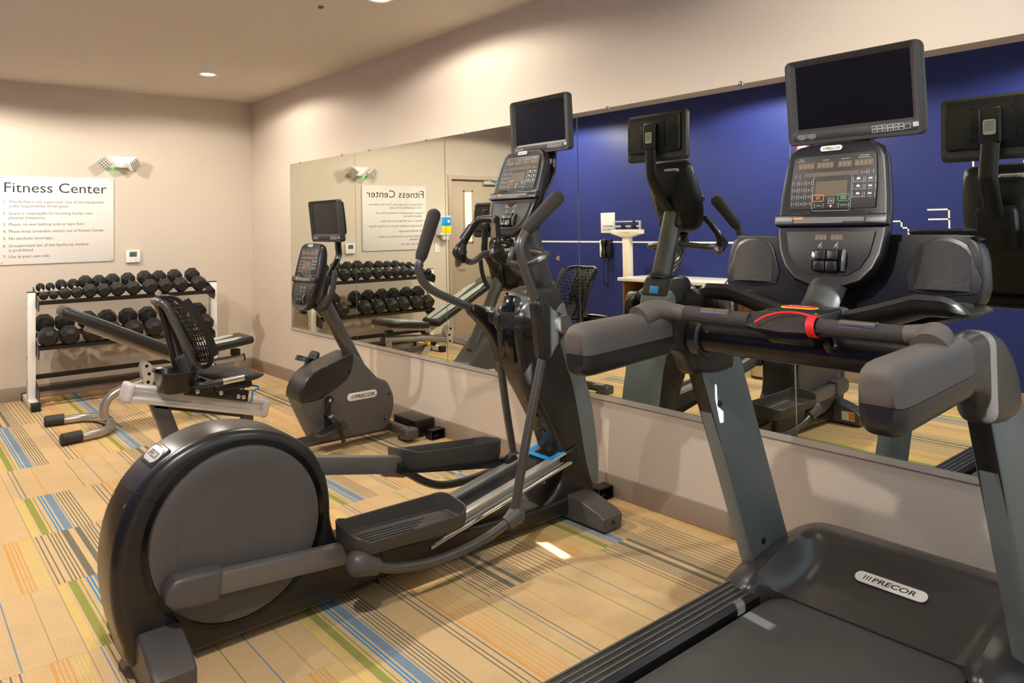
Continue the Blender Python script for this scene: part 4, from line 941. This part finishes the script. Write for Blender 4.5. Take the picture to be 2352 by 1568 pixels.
# cranks and pedals
def crank(sg, a0, a1, py, tilt):
    y = By(sg * .128)
    k = MB(); k.bar((a0[0], y, a0[1]), (a1[0], y + sg * .012, a1[1]), .02, .034, up=X_, b=.007); k.lathe([(.026, -.012), (.026, .014), (.018, .016)], (a0[0], y, a0[1]), (0, sg, 0), 20); cr = k.build('crank', BLACKP, bk)
    MB().lathe([(.010, .014), (.010, .018)], (a0[0], y, a0[1]), (0, sg, 0), 12).build('crank_bolt', CHROME, cr)
    MB().lathe([(.03, -.03), (.03, -.006)], (a0[0], y, a0[1]), (0, sg, 0), 20).build('crank_boss', GREYP, cr)
    pc = Vector((a1[0], By(sg * py), a1[1])); ca, sa = math.cos(tilt), math.sin(tilt); T = Vector((ca, 0, sa)); Nn = Vector((-sa, 0, ca))
    p = MB(); p.prism(rrect(.20, .115, .035, 5), pc, T, Y_, Nn, -.014, .012, .006, 2); pe = p.build('pedal', BLACKR, bk)
    for j in range(4): MB().obox(pc + Y_ * ((j - 1.5) * .02) + Nn * .012, T, Y_, Nn, .075, .0035, .003, .001).build('pedal_rib', BLACKP, pe)
    MB().tube([Vector((a1[0], y, a1[1])), pc], .010, 10).build('pedal_axle', BLACKG, pe)
    st = MB(); R = []
    for j in range(15):
        an = math.pi * (j / 14); q = pc + Y_ * (.062 * math.cos(an)) + Nn * (.005 + .10 * math.sin(an) ** .8) + T * (.03 - .02 * math.sin(an))
        R.append([q + T * .016, q - T * .016, q - T * .016 + Nn * .003, q + T * .016 + Nn * .003])
    st.rings(R); st.build('toe_strap', BLACKP, pe)
    s2 = MB(); s2.bar(pc + Y_ * (sg * .058) + T * .03 + Nn * .0, pc + Y_ * (sg * .062) + T * .03 - Nn * .085, .004, .026, up=T, b=.001); s2.build('strap_tail', BLACKP, pe)
crank(-1, (-.752, .335), (-.775, .165), .20, .30)
crank(1, (-.752, .335), (-.729, .505), .20, 1.05)
# console, handlebars, screen
console(bk, (-.885, BY, .892), 12.6)
MB().obox((-.78, BY, 1.06), Y_, Vector((.22, 0, .97)), Vector((.97, 0, -.22)), .07, .09, .045, .02).build('console_mount', BLACKP, bk)
MB().prismy([(-.80, .93), (-.72, .98), (-.70, 1.05), (-.685, 1.10), (-.77, 1.12)], By(-.06), By(.06), .012).build('console_bracket', BLACKP, bk)
for sg in (-1, 1):
    h = MB(); h.tube([(-.80, By(sg * .05), .915), (-.81, By(sg * .13), .905), (-.80, By(sg * .20), .925), (-.79, By(sg * .24), .985), (-.775, By(sg * .252), 1.06), (-.765, By(sg * .25), 1.135)], .0175, 14, 5, dome=True); hh = h.build('handlebar', FOAM, bk)
    MB().tube([(-.80, By(sg * .04), .915), (-.805, By(sg * .09), .908)], .019, 14).build('handlebar_collar', CHROME, hh)
screen(bk, (-.71, BY, 1.452), -6, arm=[(-.612, BY, 1.28), (-.612, BY, 1.22), (-.66, BY, 1.13), (-.715, BY, 1.04)])

# ================================================================== DUMBBELL RACK AND DUMBBELLS
rk = thing('dumbbell_rack', 'white and black three-tier dumbbell rack against the beige wall', 'rack', (-1.23, -.33, 0))
PXL, PXR = -1.955, -.505
for x in (PXL, PXR):
    p = MB(); p.box(x - .028, x + .028, -.375, -.30, .05, .925, .004); po = p.build('post', RACKW, rk)
    MB().box(x - .029, x + .029, -.376, -.299, .924, .932, .003).build('post_cap', RACKB, po)
    f = MB(); f.box(x - .03, x + .03, -.57, -.06, .012, .062, .004); fo = f.build('foot', RACKW, rk)
    MB().box(x - .033, x + .033, -.60, -.535, 0, .066, .005).build('foot_cap', RACKB, fo); MB().box(x - .033, x + .033, -.085, -.035, 0, .066, .005).build('foot_cap', RACKB, fo)
    s = -1 if x < -1 else 1
    for z in (.87, .80, .47, .40, .20, .14): MB().lathe([(.009, 0), (.009, .006), (.005, .008)], (x + s * .028, -.34, z), (s, 0, 0), 10).build('bolt', CHROME, po)
    xi = x - s * .034
    for zc, sl_ in ((.885, .36), (.50, .46), (.165, .38)):
        MB().prismx([(-.50, zc - .075), (-.50, zc - .025), (-.19, zc + .075), (-.185, zc + .02), (-.30, zc - .08), (-.47, zc - .11)], xi - .003, xi + .003).build('shelf_bracket', RACKB, rk)
def rail(y, z, tilt, w=.05):
    d = Vector((0, -math.cos(tilt), -math.sin(tilt))); nn = Vector((0, -math.sin(tilt), math.cos(tilt)))
    m = MB(); m.obox((-1.23, y, z), X_, d, nn, .695, w / 2, .003); m.obox(Vector((-1.23, y, z)) + d * (w / 2) + nn * .012, X_, d, nn, .695, .003, .015); return m.build('shelf_rail', RACKB, rk)
TT = [(.349, 'top'), (.42, 'mid')]
SL = math.radians(20)
# ---- dumbbells: hexagon-like heads with chamfered rims
DUMB = {}
def dumbbell(x, yn, zn, yf, zf, r, label, group, wts=None):
    A = Vector((0, yf - yn, zf - zn)); Lc = A.length; A.normalize(); hl = r * .78
    root = thing('dumbbell', label, 'dumbbell', (x, yn, zn - r), group)
    key = (round(r, 4), round(Lc, 3))
    u = X_; w = A.cross(u)
    if key not in DUMB:
        hm = MB(); rings = []
        for rr, t in ((.66, -hl), (.98, -hl * .62), (1.0, -hl * .5), (1.0, hl * .5), (.92, hl * .75), (.45, hl)):
            rings.append([u * (math.cos(math.radians(22.5 + 45 * k)) * r * rr) + w * (math.sin(math.radians(22.5 + 45 * k)) * r * rr) + A * t for k in range(8)])
        hm.rings(rings); me = bpy.data.meshes.new('head'); me.from_pydata(hm.v, [], hm.f)
        bm = bmesh.new(); bm.from_mesh(me); bmesh.ops.recalc_face_normals(bm, faces=bm.faces[:]); bm.to_mesh(me); bm.free(); me.materials.append(HEXR)
        m2 = bpy.data.meshes.new('head'); m2.from_pydata([(-Vector(v)) for v in hm.v], [], hm.f)
        bm = bmesh.new(); bm.from_mesh(m2); bmesh.ops.recalc_face_normals(bm, faces=bm.faces[:]); bm.to_mesh(m2); bm.free(); m2.materials.append(HEXR)
        hb = MB(); rh = min(.017, r * .36); hb.tube([A * (hl * .6), A * (hl + .006), A * (Lc / 2), A * (Lc - hl - .006), A * (Lc - hl * .6)], [rh * 1.5, rh, rh * 1.12, rh, rh * 1.5], 14, 4)
        m3 = bpy.data.meshes.new('handle'); m3.from_pydata(hb.v, [], hb.f); m3.polygons.foreach_set('use_smooth', [True] * len(m3.polygons)); m3.materials.append(CHROME)
        DUMB[key] = (me, m2, m3)
    me, m2, m3 = DUMB[key]
    for m_, off, nm in ((me, Vector((0, 0, r)), 'head'), (m2, Vector((0, 0, r)) + A * Lc, 'head'), (m3, Vector((0, 0, r)), 'handle')):
        o = bpy.data.objects.new(nm, m_); COL.objects.link(o); o.parent = root; o.location = off
    return root
topx = [-1.880, -1.809, -1.729, -1.640, -1.548, -1.443, -1.336, -1.213, -1.076, -.953, -.820, -.664]
topr = [.034, .034, .0445, .0445, .056, .055, .058, .059, .064, .062, .064, .066]
ordn = ['first', 'second', 'third', 'fourth', 'fifth', 'sixth', 'seventh', 'eighth', 'ninth', 'tenth', 'eleventh', 'twelfth']
zf_, zr_ = .840, .915                       # top-shelf rail heights: front, rear
for i, (x, r) in enumerate(zip(topx, topr)):
    sep = .15 + r * .75
    yn = -.345 - sep / 2 * math.cos(SL); zn = .872 + (r) + (-(sep / 2) * math.sin(SL)) + .022; yf = -.345 + sep / 2 * math.cos(SL); zf = zn + sep * math.sin(SL)
    lab = ('smallest black hex dumbbell at the very end of the top rack shelf', 'small black hex dumbbell second from the end of the top rack shelf')[i] if i < 2 else '%s black hex dumbbell along the top rack shelf, counting from the lightest' % ordn[i]
    dumbbell(x, yn, zn, yf, zf, r, lab, 'dumbbells on the top shelf')
botx = [-1.851, -1.700, -1.530, -1.380, -1.212, -1.050, -.785, -.612]
SL2 = math.radians(24)
for i, x in enumerate(botx):
    r = .0765; sep = .222
    yn = -.34 - sep / 2 * math.cos(SL2); zn = .608 - sep / 2 * math.sin(SL2); yf = -.34 + sep / 2 * math.cos(SL2); zf = zn + sep * math.sin(SL2)
    dumbbell(x, yn, zn, yf, zf, r, '%s big black hex dumbbell along the middle rack shelf, counting from the sign end' % ordn[i], 'large dumbbells on the middle shelf')
rail(-.43, .842, SL, .07); rail(-.25, .902, SL, .07)
rail(-.43, .478, SL2, .07); rail(-.24, .563, SL2, .07)
rail(-.42, .145, SL, .07); rail(-.22, .215, SL, .07)

# ================================================================== WEIGHT BENCH
NY = -1.5
bn = thing('weight_bench', 'adjustable weight bench with black and grey pads on silver curved legs', 'bench', (-1.3, NY, 0))
u_ = MB(); u_.tube([(-1.90, NY + .31, .032), (-1.74, NY + .28, .034), (-1.66, NY + .18, .036), (-1.63, NY, .036), (-1.66, NY - .18, .036), (-1.74, NY - .28, .034), (-1.90, NY - .31, .032)], .031, 16, 6); u_.build('rear_foot_loop', SILVER, bn)
for sg in (-1, 1): MB().tube([(-1.985, NY + sg * .325, .040), (-1.975, NY + sg * .324, .040), (-1.86, NY + sg * .304, .040)], [.030, .040, .040], 16).build('foot_cap', BLACKR, bn)
st = MB(); st.tube([(-1.655, NY, .045), (-1.66, NY, .14), (-1.62, NY, .215), (-1.52, NY, .265), (-1.30, NY, .315), (-1.0, NY, .355), (-.70, NY, .375)], .032, 16, 6); st.build('main_tube', SILVER, bn)
MB().tube([(-1.70, NY - .05, .075), (-1.78, NY - .05, .085), (-1.78, NY + .05, .085), (-1.70, NY + .05, .075)], .006, 8).build('lift_handle', SILVER, bn)
MB().box(-1.69, -1.61, NY - .05, NY + .05, .06, .07, .003).build('weld_plate', SILVER, bn)
MB().tube([(-.715, NY, .06), (-.712, NY, .37)], .03, 16).build('front_post', SILVER, bn)
MB().tube([(-.72, NY, .375), (-.655, NY, .378)], .033, 16).build('tube_end', SILVER, bn); MB().tube([(-.657, NY, .378), (-.645, NY, .378)], .0335, 16).build('tube_end_cap', BLACKP, bn)
MB().box(-.745, -.685, NY - .035, NY + .035, .405, .455, .006).build('height_stop', BLACKP, bn)
cbm = MB(); cbm.tube([(-.70, NY - .24, .045), (-.70, NY + .24, .045)], .028, 14); cb2 = cbm.build('front_crossfoot', SILVER, bn)
for sg in (-1, 1): MB().box(-.745, -.655, NY + sg * .25 - .03, NY + sg * .25 + .03, 0, .08, .008).build('foot_cap', BLACKR, cb2)
MB().bar((-.73, NY, .25), (-1.18, NY, .25), .05, .05, b=.004).build('lower_strut', GREYP, bn)
# pads
def pad(name, p0, p1, w0, w1, th, parent, up=Z_):
    p0 = Vector(p0); p1 = Vector(p1); d = (p1 - p0); L = d.length; d.normalize(); n = Vector((-d.z, 0, d.x)); n = n if n.z > 0 else -n
    ol = [(0, w0 * .42), (.02, w0 * .5), (L * .25, w0 * .5), (L * .75, w1 * .5), (L - .03, w1 * .5), (L - .006, w1 * .46), (L, w1 * .40)]
    ol = ol + [(a, -b) for a, b in ol[::-1]]
    o = MB().prism(ol, p0, d, Y_, n, -th / 2, th / 2, th * .38, 4).build(name, VINYL, parent)
    for sg in (-1, 1):
        s_ = [(.03, .015), (L * .5, .018), (L * .80, w1 * .18), (L * .84, w1 * .30), (L * .70, w1 * .46), (L * .3, (w0 + w1) * .21), (.05, w0 * .36)]
        MB().prism([(a, sg * b) for a, b in s_], p0, d, Y_, n, th / 2 - .003, th / 2 + .002, .001).build('grey_stripe', VINYLG, o)
    return o
pad('back_pad', (-1.165, NY, .475), (-1.935, NY, .868), .27, .27, .075, bn)
pad('seat_pad', (-1.10, NY, .475), (-.615, NY, .535), .25, .33, .06, bn)
rl2 = MB(); rl2.bar((-1.13, NY, .405), (-1.78, NY, .735), .045, .05, b=.006); rl2.build('back_pad_beam', SILVER, bn)
MB().bar((-1.10, NY, .43), (-.72, NY, .48), .045, .03, b=.005).build('seat_pad_beam', SILVER, bn)
for sg in (-1, 1):
    hp = [(-1.40, .255), (-1.36, .25), (-1.335, .31), (-1.34, .40), (-1.39, .445), (-1.42, .41), (-1.41, .33)]
    pl = MB().prismy(cat2(hp, 2), NY + sg * .038 - .003, NY + sg * .038 + .003).build('adjuster_plate', ALU, bn)
    for x, z in ((-1.375, .29), (-1.368, .35), (-1.385, .41)): MB().lathe([(.012, 0), (.012, .005)], (x, NY + sg * .041, z), (0, sg, 0), 12).build('plate_hole', BLACKG, pl)
hp = [(-1.16, .27), (-1.12, .20), (-1.06, .13), (-.97, .10), (-.95, .14), (-1.03, .18), (-1.08, .26)]
for sg in (-1, 1): MB().prismy(cat2(hp, 2), NY + sg * .036 - .003, NY + sg * .036 + .003).build('adjuster_arc', ALU, bn)
MB().lathe([(.018, -.03), (.018, .03)], (-1.11, NY - .045, .30), Y_, 14).build('adjuster_knob', YELM, bn)
MB().lathe([(.010, -.07), (.010, .07)], (-1.125, NY, .425), Y_, 14).build('hinge_pin', CHROME, bn)

# ================================================================== THINGS ON THE BACK WALL
sg_ = thing('wall_sign', 'large white fitness center rules sign on the beige wall', 'sign', (-1.704, -.01, 1.146))
MB().box(-2.135, -1.274, -.012, -.004, 1.146, 1.896, .0015).build('sign_board', SIGNW, sg_)
U = X_; V = Z_
ti = MB().text('Fitness Center', .1215, (-2.112, -.0125, 1.758), U, V, sx=1.0); w = max(v[0] for v in ti.v) - min(v[0] for v in ti.v); k = .772 / w
ti.v = [(-2.112 + (v[0] + 2.112) * k, v[1], v[2]) for v in ti.v]; ti.build('sign_title', INK, sg_, smooth=False, stuff=True)
rules = [('1.', 1.667, None, 'This facility is not supervised. Use of the equipment'), ('', 1.630, None, 'is the responsibility of the guest.'), ('2.', 1.568, None, 'Guest is responsible for knowing his/her own'), ('', 1.531, None, 'physical limitations.'),
         ('3.', 1.475, None, 'Please, no wet bathing suits or bare feet.'), ('4.', 1.416, None, 'Please keep breakable objects out of Fitness Center.'), ('5.', 1.356, None, 'No alcoholic beverages.'), ('6.', 1.294, None, 'Unsupervised use of this facility by children'), ('', 1.256, None, 'is prohibited.'), ('7.', 1.203, None, 'Use at your own risk.')]
r1 = MB().text(rules[0][3], .0345, (0, 0, 0), X_, Z_); kk = .715 / (max(v[0] for v in r1.v) - min(v[0] for v in r1.v))
for num, z, _, s in rules:
    t = MB()
    if num: t.text(num, .0345, (-2.112, -.0125, z), U, V, sx=kk)
    t.text(s, .0345, (-2.072, -.0125, z), U, V, sx=kk); o = t.build('sign_rule_text', INKG, sg_, smooth=False, stuff=True)
for x in (-2.12, -1.29):
    for z in (1.16, 1.88): MB().lathe([(.004, 0), (.004, .002)], (x, -.012, z), (0, -1, 0), 10).build('sign_screw', GREYM, sg_)

em = thing('emergency_light', 'white emergency light with two square lamp heads on the beige wall', 'emergency light', (-1.245, 0, 2.0))
MB().box(-1.372, -1.117, -.055, -.002, 1.994, 2.096, .008, 3).build('housing', WHITE, em)
for x, n_ in ((-1.365, Vector((-.30, -.92, -.20)).normalized()), (-1.125, Vector((.50, -.82, -.20)).normalized())):
    c = Vector((x, -.085, 2.030)); u1 = Vector((0, 0, 1)).cross(n_).normalized(); v1 = n_.cross(u1); a = math.radians(40 if x < -1.2 else -50); U1 = u1 * math.cos(a) + v1 * math.sin(a); V1 = n_.cross(U1)
    h = MB().obox(c, U1, V1, n_, .05, .05, .026, .008, 3).build('lamp_head', WHITE, em)
    MB().obox(c + n_ * .0265, U1, V1, n_, .045, .045, .002, .001).build('lamp_lens', mat('lens_grey', (128, 120, 110), .35, bump=(120, .6, .004)), h)
    for k in range(4):
        MB().obox(c + n_ * .0292 + U1 * ((k - 1.5) * .022), U1, V1, n_, .0018, .044, .0015).build('lens_rib', WHITE, h); MB().obox(c + n_ * .0292 + V1 * ((k - 1.5) * .022), U1, V1, n_, .044, .0018, .0015).build('lens_rib', WHITE, h)
MB().lathe([(.005, 0), (.005, .006), (.002, .008)], (-1.285, -.042, 1.994), (0, 0, -1), 10).build('status_led', LEDG, em)
ll = bpy.data.lights.new('status_glow', 'POINT'); ll.energy = .012; ll.color = (.1, 1, .3); ll.shadow_soft_size = .004
lo_ = bpy.data.objects.new('status_glow', ll); COL.objects.link(lo_); lo_.parent = em; lo_.location = (-.04, -.03, -.022)

th = thing('thermostat', 'small white thermostat with grey display on the beige wall', 'thermostat', (-1.114, 0, 1.124))
MB().box(-1.175, -1.054, -.028, -.002, 1.124, 1.238, .006, 3).build('housing', WHITE, th)
MB().box(-1.148, -1.084, -.0295, -.027, 1.178, 1.225, .001).build('display', mat('lcd_grey', (92, 104, 96), .3), th)
MB().text('69', .03, (-1.140, -.0298, 1.19), X_, Z_).build('display_digits', INK, th, smooth=False)
for x in (-1.135, -1.095): MB().box(x - .009, x + .009, -.0295, -.027, 1.148, 1.156, .001).build('button', mat('button_white', (222, 218, 210), .5), th)

ds = thing('wipes_dispenser', 'white wipes dispenser with blue and yellow label by the door', 'dispenser', (-2.36, 0, 1.29))
MB().box(-2.445, -2.275, -.10, -.002, 1.305, 1.545, .012, 3).build('housing', WHITE, ds)
MB().box(-2.435, -2.30, -.1015, -.099, 1.33, 1.42, .0005).build('label_yellow', YELM, ds); MB().box(-2.435, -2.30, -.1015, -.099, 1.42, 1.525, .0005).build('label_blue', BLUEA, ds)
MB().lathe([(.018, 0), (.018, .001)], (-2.40, -.1016, 1.475), (0, -1, 0), 16).build('label_emblem', WHITE, ds); MB().box(-2.298, -2.28, -.1015, -.099, 1.34, 1.52).build('label_strip', mat('label_pale_blue', (150, 180, 215), .5), ds)
MB().prismx([(-.09, 1.305), (-.03, 1.305), (-.02, 1.27), (-.07, 1.25)], -2.42, -2.33, .005).build('nozzle', WHITE, ds)
sw = thing('light_switch', 'white light switch plate below the wipes dispenser', 'switch', (-2.296, 0, 1.094))
MB().box(-2.334, -2.258, -.007, -.001, 1.094, 1.224, .002).build('switch_plate', WHITE, sw); MB().box(-2.302, -2.29, -.016, -.006, 1.145, 1.172, .002).build('toggle', WHITE, sw)

# ================================================================== THINGS ALONG THE BLUE WALL (seen in the mirror)
XW = XB
es = thing('emergency_phone_sign', 'small white emergency phone sign on the blue wall', 'sign', (XW, -1.66, 1.30))
MB().box(XW + .001, XW + .006, -1.777, -1.559, 1.305, 1.539, .001).build('sign_board', SIGNW, es)
Ub = Vector((0, 1, 0)); BLT = mat('ink_blue', (30, 70, 160), .5)
for s, z in (('EMERGENCY', 1.372), ('PHONE ONLY', 1.335)): MB().text(s, .03, (XW + .0065, -1.668, z), Ub, Z_, 'CENTER', bold=.0006, sx=.98).build('sign_text', BLT, es, smooth=False)
ph = thing('wall_phone', 'black and white wall telephone with curly cord on the blue wall', 'telephone', (XW, -1.65, 1.0))
MB().box(XW, XW + .05, -1.735, -1.575, 1.02, 1.235, .012, 3).build('phone_base', BLACKP, ph); MB().box(XW + .0495, XW + .053, -1.61, -1.578, 1.03, 1.225, .001).build('number_card', WHITE, ph)
MB().tube([(XW + .065, -1.655, 1.03), (XW + .08, -1.655, 1.06), (XW + .075, -1.655, 1.13), (XW + .08, -1.655, 1.20), (XW + .065, -1.655, 1.232)], [.028, .026, .018, .026, .028], 12, 5, prof=(1.1, .8)).build('handset', BLACKP, ph)
for r in range(4):
    for c in range(3): MB().box(XW + .0495, XW + .053, -1.70 + c * .012 - .004, -1.70 + c * .012 + .004, 1.08 + r * .02 - .005, 1.08 + r * .02 + .005, .001).build('phone_key', GREYP, ph)
pts = [Vector(p) for p in cat([(XW + .06, -1.625, 1.02), (XW + .05, -1.63, .90), (XW + .045, -1.625, .78), (XW + .045, -1.635, .72), (XW + .045, -1.66, .70), (XW + .045, -1.685, .72), (XW + .045, -1.695, .80), (XW + .05, -1.70, .92), (XW + .05, -1.705, 1.03)], 40)]
co = []
for i, p in enumerate(pts): a = i * .9; co.append(p + Vector((math.cos(a) * .006, math.sin(a) * .006, 0)))
MB().tube(co, .0022, 5).build('curly_cord', BLACKP, ph)
o = MB().lathe([(.034, .001), (.034, .006), (.028, .012), (.020, .012), (.016, .005), (.007, .005), (.006, .010), (0, .010)], (XW, -.826, .995), X_, 24).build('door_stop', CHROME); tag(o, 'round metal door bumper on the blue wall', 'door stop'); recenter(o, (XW, -.826, .995))
rd = thing('red_wall_box', 'red alarm box high on the blue wall', 'alarm', (XW, -4.096, 1.96)); MB().box(XW + .001, XW + .05, -4.16, -4.034, 1.97, 2.13, .008, 3).build('alarm_body', REDM, rd); MB().box(XW + .049, XW + .054, -4.14, -4.055, 2.04, 2.115, .004).build('alarm_lens', WHITE, rd)
# cabinet with white counter
cbn = thing('towel_cabinet', 'walnut cabinet with open towel shelf against the blue wall', 'cabinet', (-3.28, -2.95, 0))
CX0, CX1, CY0, CY1, CZ = XW + .016, -3.02, -3.56, -2.33, .815
MB().box(CX0, CX1, CY1 - .025, CY1, .004, CZ).build('side_panel', WOODM, cbn); MB().box(CX0, CX1, CY0, CY0 + .025, .004, CZ).build('side_panel', WOODM, cbn)
MB().box(CX0, CX1, CY0 + .025, CY1 - .025, .09, .115).build('bottom_panel', WOODM, cbn); MB().box(CX0, CX0 + .02, CY0 + .025, CY1 - .025, .115, CZ).build('back_panel', WOODM, cbn)
MB().box(CX0 + .02, CX1 - .01, CY0 + .025, CY1 - .025, .58, .60).build('shelf', WOODM, cbn)
for k in range(2):
    y0 = CY0 + .03 + k * .587; MB().box(CX1 - .02, CX1, y0, y0 + .58, .12, .575, .002).build('door', WOODM, cbn); 
MB().box(CX0, CX1 - .05, CY0 + .03, CY1 - .03, .004, .09).build('plinth', BLACKP, cbn)
ct = MB().box(XW + .002, -2.985, CY0 - .03, CY1 + .04, CZ, CZ + .035, .003).build('countertop', mat('counter_white', (236, 232, 224), .3)); tag(ct, 'white countertop slab lying on the walnut cabinet', 'countertop'); recenter(ct, (-3.26, -2.95, CZ))
for k in range(5):
    t = MB(); y = -3.42 + k * .12
    for j in range(3): t.tube([(CX1 - .30, y + (j % 2) * .06, .64 + .075 * (j // 2 + (j % 2) * .0)), (CX1 - .03, y + (j % 2) * .06, .64 + .075 * (j // 2))], .03, 14, prof=(1, 1)) if j == 0 else None
    o = t.build('rolled_towel', mat('towel_cloth', (196, 176, 152), .95)); tag(o, 'rolled beige towel in the open shelf of the walnut cabinet', 'towel', 'rolled towels in the cabinet'); recenter(o, (CX1 - .16, y, .60))
# physician scale: column in front of the cabinet, its head above the counter
SCX, SCY = -3.30, -2.165
sc = thing('physician_scale', 'cream upright beam scale standing beside the walnut cabinet', 'scale', (SCX, SCY, 0)); SCW = mat('scale_cream', (236, 226, 208), .4)
MB().box(SCX - .03, SCX + .44, SCY - .115, SCY + .115, .004, .07, .012).build('scale_platform', SCW, sc); MB().box(SCX + .08, SCX + .43, SCY - .105, SCY + .105, .07, .076, .002).build('platform_mat', BLACKR, sc)
MB().box(SCX - .035, SCX + .035, SCY - .045, SCY + .045, .065, 1.27, .004).build('column', SCW, sc)
MB().prismx([(SCY - .20, 1.345), (SCY + .20, 1.345), (SCY + .20, 1.30), (SCY + .05, 1.262), (SCY - .05, 1.262), (SCY - .20, 1.30)], SCX - .045, SCX + .045, .004).build('beam_tray', SCW, sc)
MB().text('DETECTO', .026, (SCX + .0455, SCY - .0, 1.302), Ub, Z_, 'CENTER', sx=1.05).build('scale_lettering', REDM, sc, smooth=False)
for sg in (-1, 1): MB().box(SCX - .01, SCX + .01, SCY + sg * .18 - .008, SCY + sg * .18 + .008, 1.345, 1.44, .002).build('beam_support', ALU, sc)
MB().box(SCX - .006, SCX + .006, SCY - .18, SCY + .18, 1.425, 1.44, .001).build('upper_beam', ALU, sc); MB().box(SCX - .006, SCX + .006, SCY - .18, SCY + .18, 1.37, 1.39, .001).build('lower_beam', ALU, sc)
for y, hh in ((SCY - .10, .03), (SCY - .01 + .06, .024)): MB().box(SCX - .014, SCX + .02, y - hh, y + hh, 1.352, 1.405, .003).build('poise_weight', BLACKP, sc)
MB().box(SCX - .010, SCX + .012, SCY - .115, SCY - .09, 1.418, 1.448, .002).build('poise_weight', BLACKP, sc)
# bin
wb = thing('waste_bin', 'beige and steel waste bin standing beside the walnut cabinet', 'bin', (-3.21, -3.83, 0))
MB().lathe([(.115, .02), (.12, .05), (.125, .55), (.12, .56), (.105, .56)], (-3.21, -3.83, 0), Z_, 28).build('bin_body', mat('bin_tan', (196, 178, 150), .4, metal=.2), wb); MB().lathe([(.116, .0), (.116, .025)], (-3.21, -3.83, 0), Z_, 28).build('bin_base', BLACKP, wb)

# ================================================================== BLACK FLOOR BOXES BY THE MIRROR WALL
bx = thing('power_box', 'large black plastic box on the carpet behind the bike', 'box', (-.12, -3.18, 0))
MB().box(-.172, -.02, -3.30, -3.02, 0, .115, .008, 3).build('box_body', BLACKP, bx)
def adapter(y, label):
    r = thing('outlet_box', label, 'box', (-.07, y, 0)); x0, x1 = -.125, -.02
    m = MB(); m.box(x0, x1, y - .035, y + .035, .060, .066, .002); m.box(x0, x1, y - .035, y + .035, 0, .006, .002); m.box(x0, x0 + .006, y - .035, y + .035, .003, .063); m.box(x1 - .006, x1, y - .035, y + .035, .003, .063); m.box(x0, x1, y + .029, y + .035, .003, .063); m.build('outlet_shell', BLACKP, r)
    MB().box(x0 + .03, x1 - .03, y - .02, y + .028, .008, .035, .003).build('plug', BLACKG, r)
adapter(-3.385, 'small open black outlet box on the carpet beside the large black box'); adapter(-4.885, 'small open black outlet box at the baseboard behind the elliptical')
